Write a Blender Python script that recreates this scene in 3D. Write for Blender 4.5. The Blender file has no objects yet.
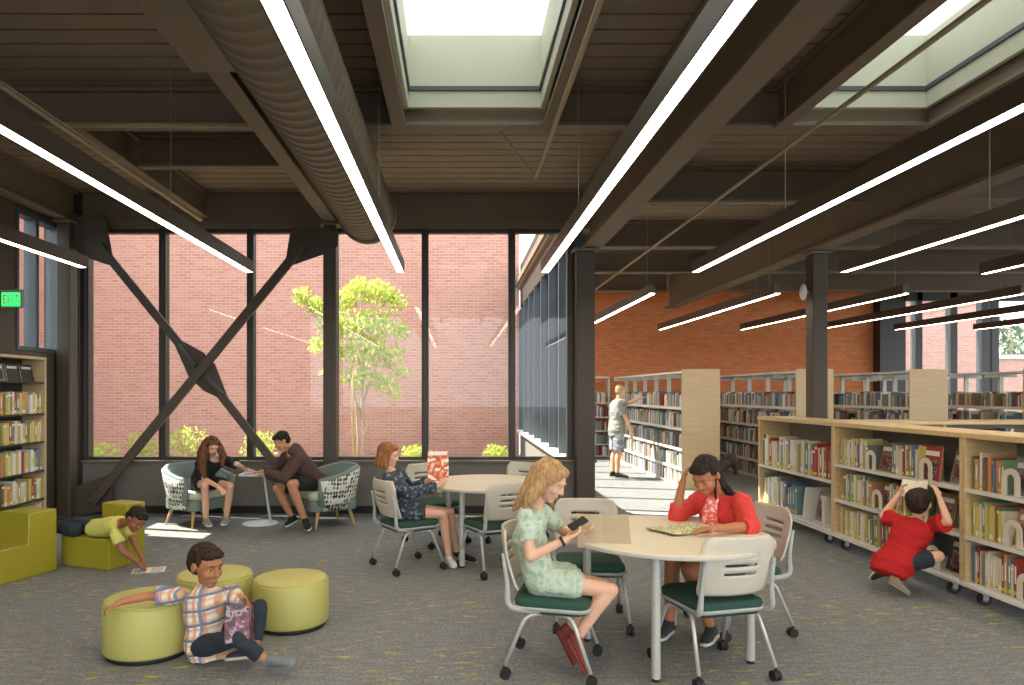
import bpy, math, random
from mathutils import Vector, Matrix, Euler
random.seed(7)
SC = bpy.context.scene
COL = SC.collection
F = 700.0; VX = 457.0; VY = 392.0; EYE = 1.62
def P(px, py, Y): return Vector(((px-VX)*Y/F, Y, EYE-(py-VY)*Y/F))
def G(px, py):
    Y = F*EYE/(py-VY); return Vector(((px-VX)*Y/F, Y, 0))
PI = math.pi
# ------------------------------------------------------------------ camera
cam = bpy.data.cameras.new('camera'); cam.sensor_width = 36; cam.lens = F/1024*36
cam.shift_x = (512-VX)/1024; cam.shift_y = (VY-342.5)/1024
cam.clip_end = 200
camo = bpy.data.objects.new('camera', cam); COL.objects.link(camo)
camo.location = (0, 0, EYE); camo.rotation_euler = (PI/2, 0, 0); SC.camera = camo
SC.view_settings.view_transform = 'Standard'; SC.view_settings.look = 'None'
SC.view_settings.gamma = 1; SC.view_settings.use_curve_mapping = False
SC.view_settings.exposure = 1.2
# ------------------------------------------------------------------ materials
def lin(c): return tuple(((v/255)/12.92 if v/255 <= .04045 else ((v/255+.055)/1.055)**2.4) for v in c)
class NT:
    def __init__(s, name):
        s.m = bpy.data.materials.new(name); s.m.use_nodes = True; s.t = s.m.node_tree
        s.b = s.t.nodes['Principled BSDF']; s.out = s.t.nodes['Material Output']
    def n(s, typ, **kw):
        nd = s.t.nodes.new(typ)
        for k, v in kw.items(): setattr(nd, k, v)
        return nd
    def l(s, a, b): s.t.links.new(a, b)
    def coord(s, scale=(1, 1, 1), which='Object', rot=(0, 0, 0)):
        tc = s.n('ShaderNodeTexCoord'); mp = s.n('ShaderNodeMapping')
        mp.inputs['Scale'].default_value = scale; mp.inputs['Rotation'].default_value = rot
        s.l(tc.outputs[which], mp.inputs['Vector']); return mp.outputs[0]
    def noise(s, vec, scale, detail=3, rough=.5):
        nz = s.n('ShaderNodeTexNoise'); nz.inputs['Scale'].default_value = scale
        nz.inputs['Detail'].default_value = detail; nz.inputs['Roughness'].default_value = rough
        s.l(vec, nz.inputs['Vector']); return nz.outputs['Fac']
    def ramp(s, fac, stops, interp='LINEAR'):
        r = s.n('ShaderNodeValToRGB'); e = r.color_ramp; e.interpolation = interp
        while len(e.elements) < len(stops): e.elements.new(.5)
        for el, (p, c) in zip(e.elements, stops): el.position = p; el.color = tuple(c)+(1,) if len(c) == 3 else c
        s.l(fac, r.inputs[0]); return r.outputs[0]
    def mix(s, fac, a, b, mode='MIX'):
        m = s.n('ShaderNodeMix', data_type='RGBA', blend_type=mode)
        for sock, v in ((m.inputs[0], fac), (m.inputs[6], a), (m.inputs[7], b)):
            if isinstance(v, (int, float)): sock.default_value = v
            elif isinstance(v, tuple): sock.default_value = v+(1,) if len(v) == 3 else v
            else: s.l(v, sock)
        return m.outputs[2]
    def bump(s, fac, strength=.3, dist=.01):
        b = s.n('ShaderNodeBump'); b.inputs['Strength'].default_value = strength; b.inputs['Distance'].default_value = dist
        s.l(fac, b.inputs['Height']); s.l(b.outputs[0], s.b.inputs['Normal'])
MATS = {}
def mat(name, rgb, rough=.6, metal=0, var=.12, vs=8, bump=0, bs=60, spec=.4, coat=0):
    if name in MATS: return MATS[name]
    t = NT(name); c = lin(rgb)
    v = t.coord()
    f = t.noise(v, vs, 4)
    col = t.mix(f, tuple(x*(1-var) for x in c), tuple(min(1, x*(1+var)) for x in c))
    t.l(col, t.b.inputs['Base Color'])
    t.b.inputs['Roughness'].default_value = rough; t.b.inputs['Metallic'].default_value = metal
    t.b.inputs['Specular IOR Level'].default_value = spec
    if bump: t.bump(t.noise(v, bs, 4), bump, .004)
    MATS[name] = t.m; return t.m
def emis(name, rgb, k):
    t = NT(name); c = lin(rgb)
    t.b.inputs['Base Color'].default_value = c+(1,)
    t.b.inputs['Emission Color'].default_value = c+(1,); t.b.inputs['Emission Strength'].default_value = k
    MATS[name] = t.m; return t.m
def m_brick(name, c1, c2, mortar, rot_axis='xz', rough=.85):
    t = NT(name)
    tc = t.n('ShaderNodeTexCoord'); sp = t.n('ShaderNodeSeparateXYZ'); cb = t.n('ShaderNodeCombineXYZ')
    t.l(tc.outputs['Object'], sp.inputs[0])
    t.l(sp.outputs[0 if rot_axis == 'xz' else 1], cb.inputs[0]); t.l(sp.outputs[2], cb.inputs[1])
    b = t.n('ShaderNodeTexBrick'); t.l(cb.outputs[0], b.inputs['Vector'])
    b.inputs['Scale'].default_value = 1; b.inputs['Brick Width'].default_value = .22
    b.inputs['Row Height'].default_value = .074; b.inputs['Mortar Size'].default_value = .009
    b.inputs['Mortar Smooth'].default_value = .1; b.inputs['Bias'].default_value = 0
    b.inputs['Color1'].default_value = lin(c1)+(1,); b.inputs['Color2'].default_value = lin(c2)+(1,)
    b.inputs['Mortar'].default_value = lin(mortar)+(1,)
    nz = t.noise(t.coord((1, 1, 3)), 1.3, 4)
    col = t.mix(nz, b.outputs['Color'], tuple(x*.8 for x in lin(c1)), 'MIX')
    m2 = t.mix(.35, b.outputs['Color'], col)
    t.l(m2, t.b.inputs['Base Color']); t.b.inputs['Roughness'].default_value = rough
    inv = t.n('ShaderNodeMath', operation='SUBTRACT'); inv.inputs[0].default_value = 1; t.l(b.outputs['Fac'], inv.inputs[1])
    t.bump(inv.outputs[0], .5, .008)
    MATS[name] = t.m; return t.m
def m_glass(name, refl=.10, tint=(.93, .95, .94)):
    t = NT(name); t.t.nodes.remove(t.b)
    tr = t.n('ShaderNodeBsdfTransparent'); tr.inputs[0].default_value = tint+(1,)
    gl = t.n('ShaderNodeBsdfGlossy'); gl.inputs['Roughness'].default_value = .01
    fr = t.n('ShaderNodeLayerWeight'); pw = t.n('ShaderNodeMath', operation='POWER'); pw.inputs[1].default_value = 5; t.l(fr.outputs['Facing'], pw.inputs[0])
    ad = t.n('ShaderNodeMath', operation='MULTIPLY_ADD'); ad.inputs[1].default_value = .9; ad.inputs[2].default_value = refl; t.l(pw.outputs[0], ad.inputs[0])
    mx = t.n('ShaderNodeMixShader'); t.l(ad.outputs[0], mx.inputs[0]); t.l(tr.outputs[0], mx.inputs[1]); t.l(gl.outputs[0], mx.inputs[2])
    t.l(mx.outputs[0], t.out.inputs[0]); MATS[name] = t.m; return t.m
def m_carpet():
    t = NT('carpet'); v = t.coord()
    fine = t.noise(v, 55, 4, .7)
    base = t.ramp(fine, [(.3, lin((92, 94, 97))), (.7, lin((160, 162, 165)))])
    st = t.noise(t.coord((2.2, 9, 1)), 3.2, 3, .6)
    k = t.ramp(st, [(.38, (0, 0, 0)), (.62, (1, 1, 1))])
    c = t.mix(k, base, t.mix(.55, base, lin((112, 108, 98))))
    yl = t.noise(t.coord((6, 22, 1)), 1.1, 3, .6)
    ym = t.ramp(yl, [(.60, (0, 0, 0)), (.64, (1, 1, 1))])
    big = t.ramp(t.noise(v, .9, 2), [(.42, (.15, .15, .15)), (.6, (1, 1, 1))])
    yy = t.mix(1.0, ym, big, 'MULTIPLY')
    c = t.mix(yy, c, lin((178, 175, 72)))
    t.l(c, t.b.inputs['Base Color']); t.b.inputs['Roughness'].default_value = .95; t.b.inputs['Specular IOR Level'].default_value = .1
    t.bump(fine, .4, .006); MATS['carpet'] = t.m
def m_wood(name, a, b, rough=.5, scale=(1, 12, 12)):
    t = NT(name); v = t.coord(scale)
    n = t.noise(v, 3, 6, .6)
    t.l(t.ramp(n, [(.3, lin(a)), (.7, lin(b))]), t.b.inputs['Base Color'])
    t.b.inputs['Roughness'].default_value = rough; MATS[name] = t.m
def m_pattern(name, bg, fg, fg2):
    t = NT(name); v = t.coord((27, 27, 19))
    vo = t.n('ShaderNodeTexVoronoi', feature='F1'); vo.inputs['Scale'].default_value = 1.0; vo.inputs['Randomness'].default_value = .35
    t.l(v, vo.inputs['Vector'])
    k = t.ramp(vo.outputs['Distance'], [(.42, (0, 0, 0)), (.46, (1, 1, 1))])
    sp = t.n('ShaderNodeSeparateColor'); t.l(vo.outputs['Color'], sp.inputs[0])
    f = t.mix(t.ramp(sp.outputs[0], [(.5, (0, 0, 0)), (.52, (1, 1, 1))]), lin(fg), lin(fg2))
    t.l(t.mix(k, f, lin(bg)), t.b.inputs['Base Color']); t.b.inputs['Roughness'].default_value = .85; MATS[name] = t.m
def m_plaid():
    t = NT('plaid_cotton')
    def band(ax, sc, ph, lo, hi):
        w = t.n('ShaderNodeTexWave', bands_direction=ax); w.inputs['Scale'].default_value = sc; w.inputs['Phase Offset'].default_value = ph
        w.inputs['Distortion'].default_value = .6
        t.l(t.coord(rot=(0, .12, .5)), w.inputs['Vector']); return t.ramp(w.outputs['Fac'], [(lo, (0, 0, 0)), (hi, (1, 1, 1))])
    c = t.mix(band('X', 7.4, 0, .5, .8), lin((232, 222, 206)), lin((214, 164, 128)))
    c = t.mix(band('Z', 7.6, 1, .5, .8), c, t.mix(.55, c, lin((206, 150, 116))))
    c = t.mix(band('X', 3.7, 2.6, .88, .95), c, lin((126, 136, 160)))
    c = t.mix(band('Z', 3.8, 3.3, .88, .95), c, lin((110, 122, 150)))
    t.l(c, t.b.inputs['Base Color']); t.b.inputs['Roughness'].default_value = .9; MATS['plaid_cotton'] = t.m
def m_speckle(name, bg, fg, sc=40, th=.6, rough=.9):
    t = NT(name); n = t.noise(t.coord(), sc, 2, .5)
    t.l(t.mix(t.ramp(n, [(th-.03, (0, 0, 0)), (th+.03, (1, 1, 1))]), lin(bg), lin(fg)), t.b.inputs['Base Color'])
    t.b.inputs['Roughness'].default_value = rough; t.bump(n, .2, .004); MATS[name] = t.m
def m_cover(name, bg, cols, sc=14):
    t = NT(name); n = t.noise(t.coord(), sc, 2, .5)
    st = [(.0, lin(bg)), (.42, lin(cols[0])), (.52, lin(cols[1])), (.6, lin(bg))]
    t.l(t.ramp(n, st, 'CONSTANT'), t.b.inputs['Base Color']); t.b.inputs['Roughness'].default_value = .4; MATS[name] = t.m
m_carpet(); m_plaid()
m_brick('brick_outside', (186, 134, 118), (168, 112, 98), (184, 156, 144))
m_brick('brick_inside', (236, 146, 88), (220, 122, 70), (196, 132, 92))
m_brick('brick_side', (190, 132, 114), (172, 112, 96), (184, 154, 140), 'yz')
m_glass('window_glass', .02); m_glass('wing_glass', .12)
m_wood('light_wood', (190, 164, 124), (204, 180, 140)); m_wood('maple_edge', (204, 174, 122), (222, 196, 148)); m_wood('leg_wood', (190, 150, 98), (208, 172, 120))
m_pattern('armchair_pattern', (226, 226, 214), (84, 110, 84), (56, 62, 58))
m_speckle('mint_dress', (190, 204, 182), (158, 180, 160), 30, .58); m_speckle('dark_jacket', (52, 62, 70), (120, 132, 140), 34, .58)
m_speckle('plaid_short', (176, 180, 184), (120, 128, 140), 22, .5); m_speckle('red_print_shirt', (224, 96, 84), (238, 190, 180), 46, .55)
m_cover('magazine_cover', (232, 222, 206), ((206, 70, 40), (226, 150, 60))); m_cover('comic_cover', (66, 46, 50), ((126, 62, 76), (150, 140, 146)), 20)
m_cover('page_print', (226, 222, 208), ((190, 190, 90), (150, 158, 120)), 30); m_cover('news_print', (206, 204, 200), ((160, 160, 164), (180, 150, 170)), 26)
mat('steel_brown', (122, 108, 92), .6, 0, .1, 3); mat('deck_brown', (140, 124, 106), .7, 0, .12, 2); mat('deck_gap', (40, 34, 28), .9)
mat('post_dark', (80, 71, 62), .6, 0, .06); mat('wall_paint', (86, 78, 68), .85, 0, .06); mat('apron_gray', (118, 114, 108), .8, 0, .06); mat('frame_dark', (62, 58, 54), .45, 0, .06)
mat('frame_blue', (74, 80, 88), .35, 0, .06); mat('duct_metal', (122, 108, 90), .5, 0, .05, 3); mat('fixture_body', (84, 74, 62), .45, 0, .05)
mat('pipe_paint', (166, 152, 126), .5); mat('well_paint', (194, 197, 178), .7, 0, .04); mat('white_sill', (226, 224, 218), .6)
mat('concrete', (84, 86, 80), .9); mat('soil', (120, 104, 84), 1, 0, .3, 5, .5, 20)
mat('plastic_cream', (202, 194, 178), .45, 0, .03); mat('plastic_gray', (170, 172, 168), .45, 0, .03); mat('tube_silver', (196, 196, 188), .35, .3, .03)
mat('pad_green', (44, 76, 62), .85, 0, .25, 60, .3, 200); mat('rubber_black', (34, 33, 33), .6); mat('laminate', (224, 214, 188), .35, 0, .03)
mat('table_edge', (196, 190, 178), .5); mat('vinyl_lime', (184, 180, 104), .5, 0, .04); mat('vinyl_olive', (158, 148, 42), .5, 0, .04)
mat('armchair_inner', (122, 136, 130), .85, 0, .06); mat('cushion_pale', (196, 200, 172), .85); mat('shelf_white', (220, 216, 206), .5, 0, .03)
mat('shelf_back', (150, 144, 132), .7); mat('shelf_dark', (58, 54, 48), .6); mat('bookend_cream', (216, 210, 190), .5); mat('page_white', (226, 218, 196), .9)
mat('wheel_gray', (120, 122, 122), .5); mat('leaf_green', (196, 206, 92), .6, 0, .25, 4); mat('bark', (176, 160, 140), .9); mat('stake_wood', (196, 170, 110), .9)
mat('hedge_green', (130, 150, 70), .8, 0, .3, 6); mat('exit_body', (150, 148, 138), .5); mat('wire', (150, 140, 124), .5)
mat('foliage_far', (84, 104, 60), .9, 0, .3, 3)
emis('lamp_white', (255, 238, 212), 9.0); emis('skylight_glow', (250, 252, 250), .75); emis('exit_green', (40, 200, 90), 1.0)
t = NT('leaf_thin'); t.b.inputs['Base Color'].default_value = lin((176, 186, 96))+(1,); t.b.inputs['Roughness'].default_value = .6
tl = t.n('ShaderNodeBsdfTranslucent'); tl.inputs[0].default_value = lin((190, 200, 96))+(1,)
ms = t.n('ShaderNodeMixShader'); ms.inputs[0].default_value = .45; t.l(t.b.outputs[0], ms.inputs[1]); t.l(tl.outputs[0], ms.inputs[2]); t.l(ms.outputs[0], t.out.inputs[0]); MATS['leaf_thin'] = t.m
# ------------------------------------------------------------------ mesh builder
class M:
    def __init__(s): s.v = []; s.f = []; s.mi = []; s.sm = []
    def add(s, vs, fs, mi=0, smooth=False):
        b = len(s.v); s.v += [Vector(v) for v in vs]
        for f in fs: s.f.append([b+i for i in f]); s.mi.append(mi); s.sm.append(smooth)
        return s
    def box(s, x0, x1, y0, y1, z0, z1, mi=0, T=None):
        vs = [Vector((x, y, z)) for z in (z0, z1) for y in (y0, y1) for x in (x0, x1)]
        if T: vs = [T@v for v in vs]
        return s.add(vs, [(0, 2, 3, 1), (4, 5, 7, 6), (0, 1, 5, 4), (2, 6, 7, 3), (0, 4, 6, 2), (1, 3, 7, 5)], mi)
    def cyl(s, a, b, ra, rb=None, n=12, mi=0, smooth=True, caps=True):
        a = Vector(a); b = Vector(b); rb = ra if rb is None else rb
        d = (b-a); q = d.to_track_quat('Z', 'Y') if d.length > 1e-9 else Euler((0, 0, 0)).to_quaternion()
        vs = [];
        for c, r in ((a, ra), (b, rb)):
            for i in range(n):
                t = 2*PI*i/n; vs.append(c+q@Vector((r*math.cos(t), r*math.sin(t), 0)))
        fs = [(i, (i+1) % n, n+(i+1) % n, n+i) for i in range(n)]
        s.add(vs, fs, mi, smooth)
        if caps:
            s.add(vs[:n], [tuple(range(n-1, -1, -1))], mi); s.add(vs[n:], [tuple(range(n))], mi)
        return s
    def solid(s, a, b, ra, rb=None, n=14, mi=0):      # welded closed cylinder (for remeshing)
        a = Vector(a); b = Vector(b); rb = ra if rb is None else rb
        q = (b-a).to_track_quat('Z', 'Y'); vs = []
        for c, r in ((a, ra), (b, rb)):
            for i in range(n):
                t = 2*PI*i/n; vs.append(c+q@Vector((r*math.cos(t), r*math.sin(t), 0)))
        fs = [(i, (i+1) % n, n+(i+1) % n, n+i) for i in range(n)]+[tuple(range(n-1, -1, -1)), tuple(range(n, 2*n))]
        return s.add(vs, fs, mi, True)
    def ell(s, c, r, q=None, nu=14, nv=9, mi=0):
        c = Vector(c); r = (r, r, r) if isinstance(r, (int, float)) else r
        vs = [Vector((0, 0, r[2]))]
        for j in range(1, nv):
            p = PI*j/nv
            for i in range(nu):
                t = 2*PI*i/nu; vs.append(Vector((r[0]*math.sin(p)*math.cos(t), r[1]*math.sin(p)*math.sin(t), r[2]*math.cos(p))))
        vs.append(Vector((0, 0, -r[2])))
        fs = [(0, 1+i, 1+(i+1) % nu) for i in range(nu)]
        for j in range(nv-2):
            o = 1+j*nu
            fs += [(o+i, o+nu+i, o+nu+(i+1) % nu, o+(i+1) % nu) for i in range(nu)]
        L = len(vs)-1; o = 1+(nv-2)*nu
        fs += [(o+i, L, o+(i+1) % nu) for i in range(nu)]
        if q is not None: vs = [q@v for v in vs]
        return s.add([c+v for v in vs], fs, mi, True)
    def cap(s, a, b, ra, rb=None, n=12):              # tapered limb with ball ends
        rb = ra if rb is None else rb
        s.solid(a, b, ra, rb, n); s.ell(a, ra, nu=n, nv=7); s.ell(b, rb, nu=n, nv=7); return s
    def tube(s, pts, r, n=10, mi=0, caps=True):
        pts = [Vector(p) for p in pts]; rs = r if isinstance(r, (list, tuple)) else [r]*len(pts)
        vs = []; prev = None
        for k, p in enumerate(pts):
            d = (pts[min(k+1, len(pts)-1)]-pts[max(k-1, 0)]).normalized()
            if prev is None:
                up = Vector((0, 0, 1)) if abs(d.z) < .9 else Vector((1, 0, 0)); x = d.cross(up).normalized()
            else: x = (prev-d*prev.dot(d)).normalized()
            prev = x; y = d.cross(x)
            for i in range(n):
                t = 2*PI*i/n; vs.append(p+rs[k]*(x*math.cos(t)+y*math.sin(t)))
        fs = [(k*n+i, k*n+(i+1) % n, (k+1)*n+(i+1) % n, (k+1)*n+i) for k in range(len(pts)-1) for i in range(n)]
        if caps: fs += [tuple(range(n-1, -1, -1)), tuple(range((len(pts)-1)*n, len(pts)*n))]
        return s.add(vs, fs, mi, True)
    def lathe(s, prof, c=(0, 0, 0), n=32, mi=0, smooth=True):
        c = Vector(c); vs = [c+Vector((r*math.cos(2*PI*i/n), r*math.sin(2*PI*i/n), z)) for r, z in prof for i in range(n)]
        fs = [(k*n+i, k*n+(i+1) % n, (k+1)*n+(i+1) % n, (k+1)*n+i) for k in range(len(prof)-1) for i in range(n)]
        fs += [tuple(range(n-1, -1, -1)), tuple(range((len(prof)-1)*n, len(prof)*n))]
        return s.add(vs, fs, mi, smooth)
    def prism(s, poly, ax, d0, d1, mi=0):             # poly in the plane normal to ax
        def pt(u, v, d): return {'x': (d, u, v), 'y': (u, d, v), 'z': (u, v, d)}[ax]
        n = len(poly); vs = [pt(u, v, d0) for u, v in poly]+[pt(u, v, d1) for u, v in poly]
        return s.add(vs, [tuple(range(n-1, -1, -1)), tuple(range(n, 2*n))]+[(i, (i+1) % n, n+(i+1) % n, n+i) for i in range(n)], mi)
    def loft(s, rings, n=20, mi=0, e=2.4):            # rings: (centre, xaxis, yaxis, rx, ry)
        vs = []
        for c, x, y, rx, ry in rings:
            for i in range(n):
                t = 2*PI*i/n; ct, st = math.cos(t), math.sin(t)
                vs.append(Vector(c)+Vector(x)*rx*math.copysign(abs(ct)**(2/e), ct)+Vector(y)*ry*math.copysign(abs(st)**(2/e), st))
        m = len(rings)
        fs = [(k*n+i, k*n+(i+1) % n, (k+1)*n+(i+1) % n, (k+1)*n+i) for k in range(m-1) for i in range(n)]
        fs += [tuple(range(n-1, -1, -1)), tuple(range((m-1)*n, m*n))]
        return s.add(vs, fs, mi, True)
    def mesh(s, name, mats):
        me = bpy.data.meshes.new(name); me.from_pydata([tuple(v) for v in s.v], [], s.f)
        for m in mats: me.materials.append(MATS[m])
        me.polygons.foreach_set('material_index', s.mi); me.polygons.foreach_set('use_smooth', s.sm)
        me.update(); return me
    def build(s, name, mats, parent=None, loc=None, rz=0, bevel=0, seg=2, subsurf=0, fixn=True):
        if isinstance(mats, str): mats = [mats]
        me = s.mesh(name, mats)
        if fixn:
            import bmesh
            bm = bmesh.new(); bm.from_mesh(me); bmesh.ops.recalc_face_normals(bm, faces=bm.faces[:]); bm.to_mesh(me); bm.free()
        o = bpy.data.objects.new(name, me); COL.objects.link(o)
        if parent: o.parent = parent
        if loc is not None: o.location = loc
        if rz: o.rotation_euler = (0, 0, rz)
        if bevel:
            b = o.modifiers.new('bevel', 'BEVEL'); b.width = bevel; b.segments = seg; b.limit_method = 'ANGLE'; b.angle_limit = .6
            b.harden_normals = False
        if subsurf: u = o.modifiers.new('sub', 'SUBSURF'); u.levels = u.render_levels = subsurf
        return o
from mathutils import noise as NZ
def remesh(mb, name, mat_, parent=None, voxel=.006, smooth=4, mats=None, amp=0, fr=(12, 12, 12)):
    me = mb.mesh('tmp', [])
    o = bpy.data.objects.new('tmp', me); COL.objects.link(o)
    r = o.modifiers.new('r', 'REMESH'); r.mode = 'VOXEL'; r.voxel_size = voxel; r.use_smooth_shade = True
    if smooth: s = o.modifiers.new('s', 'SMOOTH'); s.iterations = smooth; s.factor = .5
    dg = bpy.context.evaluated_depsgraph_get()
    nm = bpy.data.meshes.new_from_object(o.evaluated_get(dg)); nm.name = name
    bpy.data.objects.remove(o); bpy.data.meshes.remove(me)
    if amp:
        fv = Vector(fr)
        N_ = [v.normal.copy() for v in nm.vertices]; C_ = [v.co.copy() for v in nm.vertices]; out = []
        for c, nrm in zip(C_, N_):
            q = c+nrm*amp*(NZ.noise(Vector((c.x*fr[0], c.y*fr[1], c.z*fr[2])))+.5*NZ.noise(Vector((c.x*fr[0]*2.3+5, c.y*fr[1]*2.3, c.z*fr[2]*2.3)))); out += q[:]
        nm.vertices.foreach_set('co', out); nm.update()
    nm.materials.clear(); nm.materials.append(MATS[mat_])
    no = bpy.data.objects.new(name, nm); COL.objects.link(no)
    if parent: no.parent = parent; no.matrix_parent_inverse = parent.matrix_world.inverted() if False else Matrix.Translation(-parent.location)
    return no
def tag(o, label, cat, group=None, kind=None):
    o['label'] = label; o['category'] = cat
    if group: o['group'] = group
    if kind: o['kind'] = kind
    return o
def thing(name, label, cat, loc=(0, 0, 0), rz=0, group=None):
    o = bpy.data.objects.new(name, None); COL.objects.link(o); o.empty_display_size = .1
    o.location = loc; o.rotation_euler = (0, 0, rz); return tag(o, label, cat, group)
def st(o): o['kind'] = 'structure'; return o
def dup(o, parent=None):
    c = o.copy(); COL.objects.link(c); c.parent = parent
    for ch in list(o.children): dup(ch, c)
    return c
def copy_to(proto, loc, rz, label, group=None):
    if not proto.get('_used'): proto['_used'] = 1; o = proto
    else: o = dup(proto)
    o.location = loc; o.rotation_euler = (0, 0, rz); o['label'] = label
    if group: o['group'] = group
    return o
# ================================================================== THE ROOM
ZD = 4.27; XL = -5.2; YW = 9.35; YB = 18.0; XR = 16.0
SUN = Vector((.68, -.16, -1.0))
WELLS = [(-.42, .72, 1.4, 6.0), (2.88, 4.02, 1.4, 6.0), (-.42, .72, -4.2, .4), (2.88, 4.02, -4.2, .4)]
# floor
m = M(); m.box(XL-.2, XR, -6, YW+.1, -.12, 0); st(m.build('floor', 'carpet'))
m = M(); m.box(1.6, XR, YW+.1, YB+.1, -.12, 0); st(m.build('floor', 'carpet'))
# ceiling: ribbed deck with openings for the skylights
m = M(); y = -6.0; pitch = .21
while y < YB+.2:
    y1 = y+pitch
    segs = [(XL-.2, XR)] if y1 < YW+.15 else [(1.55, XR)]
    for (a, b, c, d) in WELLS:
        if y1 > c-.04 and y < d+.04:
            ns = []
            for (p, q) in segs:
                if a > p and b < q: ns += [(p, a-.04), (b+.04, q)]
                else: ns.append((p, q))
            segs = ns
    for p, q in segs:
        m.box(p, q, y, y1-.022, ZD, ZD+.12, 0); m.box(p, q, y1-.022, y1, ZD+.05, ZD+.12, 1)
    y = y1
st(m.build('ceiling', ['deck_brown', 'deck_gap']))
# skylight wells
for i, (a, b, c, d) in enumerate(WELLS):
    w = M(); z0, z1 = 4.06, 4.68
    w.box(a-.04, a, c-.04, d+.04, z0, z1); w.box(b, b+.04, c-.04, d+.04, z0, z1)
    w.box(a, b, c-.04, c, z0, z1); w.box(a, b, d, d+.04, z0, z1)
    sk = st(w.build('window_%d' % (5+i), 'well_paint'))
    lp = M()
    for (x0, x1, y0, y1) in ((a, a+.02, c, d), (b-.02, b, c, d), (a+.02, b-.02, d-.02, d), (a+.02, b-.02, c, c+.02)): lp.box(x0, x1, y0, y1, 4.20, 4.235)
    lp.build('lip', 'frame_blue', sk)
    p = M(); p.box(a-.04, b+.04, c-.04, d+.04, z1, z1+.02); p.build('pane', 'skylight_glow', sk)
# left wall with a window
def wall_with_hole(name, ax, k0, k1, a0, a1, z0, z1, holes, m_):
    m = M(); cur = a0
    def bx(p, q, r, s_):
        if ax == 'x': m.box(k0, k1, p, q, r, s_)
        else: m.box(p, q, k0, k1, r, s_)
    for (h0, h1, hz0, hz1) in holes:
        bx(cur, h0, z0, z1); bx(h0, h1, z0, hz0); bx(h0, h1, hz1, z1); cur = h1
    bx(cur, a1, z0, z1); return st(m.build(name, m_))
wall_with_hole('wall_left', 'x', XL-.2, XL, -6, YW+.1, 0, ZD, [(8.25, 9.15, 2.12, 3.8)], 'wall_paint')
m = M()
for z0, z1 in ((2.12, 2.17), (3.74, 3.8)): m.box(XL-.14, XL+.02, 8.25, 9.15, z0, z1)
for y0, y1 in ((8.25, 8.29), (8.62, 8.68), (9.10, 9.15)): m.box(XL-.14, XL+.02, y0, y1, 2.17, 3.74)
lw = st(m.build('window_2', 'frame_blue', bevel=.004))
m = M(); m.box(XL-.09, XL-.08, 8.29, 9.10, 2.17, 3.74); m.build('pane', 'window_glass', lw)
# main window wall
m = M(); m.box(XL, 1.82, YW, YW+.16, 0, .68); st(m.build('wall_back', 'apron_gray'))
m = M(); m.box(XL, 1.86, YW-.05, YW+.2, .68, .71); st(m.build('trim_1', 'steel_brown', bevel=.005))
m = M(); m.box(XL, 1.55, YW-.012, YW-.001, 0, .1); st(m.build('baseboard_back', 'rubber_black'))
m = M(); m.box(XL-.2, 1.8, YW, YW+.3, ZD-.01, ZD+.2); m.box(1.5, 1.82, YW, YB+.2, ZD+.06, ZD+.2); m.box(XL, 1.8, YW, YW+.16, 3.8, ZD); m.box(XL, 1.8, YW-.03, YW, 3.86, 3.9); st(m.build('trim_2', 'steel_brown'))
def wx(px): return (px-VX)*YW/F
win = bpy.data.objects.new('window_1', None); COL.objects.link(win); st(win)
xs = [-4.97, wx(162), wx(250), wx(334), wx(425), wx(512), 1.52]
for x in xs:
    m = M(); w = .045
    m.box(x-w, x+w, YW+.0, YW+.14, .71, 3.8); m.box(x-w*.5, x+w*.5, YW-.03, YW, .71, 3.8); m.build('mullion', 'frame_dark', win, bevel=.004)
for z0, z1 in ((.71, .75), (3.75, 3.8)):
    m = M(); m.box(-5.0, 1.55, YW+.02, YW+.12, z0, z1); m.build('rail', 'frame_dark', win)
for a, b in zip(xs, xs[1:]):
    m = M(); m.box(a+.045, b-.045, YW+.065, YW+.075, .75, 3.75); m.build('pane', 'window_glass', win)
# corner cladding between the left window and the window wall
m = M(); m.box(XL, -5.0, YW-.1, YW+.1, .0, ZD); st(m.build('trim_3', 'frame_dark'))
# wing wall (glazed side of the courtyard)
m = M(); m.box(1.62, 1.80, YW+.16, YB, 0, .60); st(m.build('wall_wing', 'apron_gray'))
m = M(); m.box(1.53, 1.84, YW+.17, YB-.1, .60, .66); st(m.build('trim_4', 'white_sill'))
m = M(); m.box(1.62, 1.80, YW+.16, YB, 3.8, ZD+.6); st(m.build('trim_5', 'frame_dark'))
wg = bpy.data.objects.new('window_3', None); COL.objects.link(wg); st(wg)
ys = [9.75+i*1.16 for i in range(8)]
for y in ys:
    m = M(); m.box(1.58, 1.78, y-.03, y+.03, .66, 3.8); m.build('mullion', 'frame_blue', wg, bevel=.004)
for a, b in zip(ys, ys[1:]):
    m = M(); m.box(1.69, 1.70, a+.03, b-.03, .66, 3.8); m.build('pane', 'wing_glass', wg)
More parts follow.
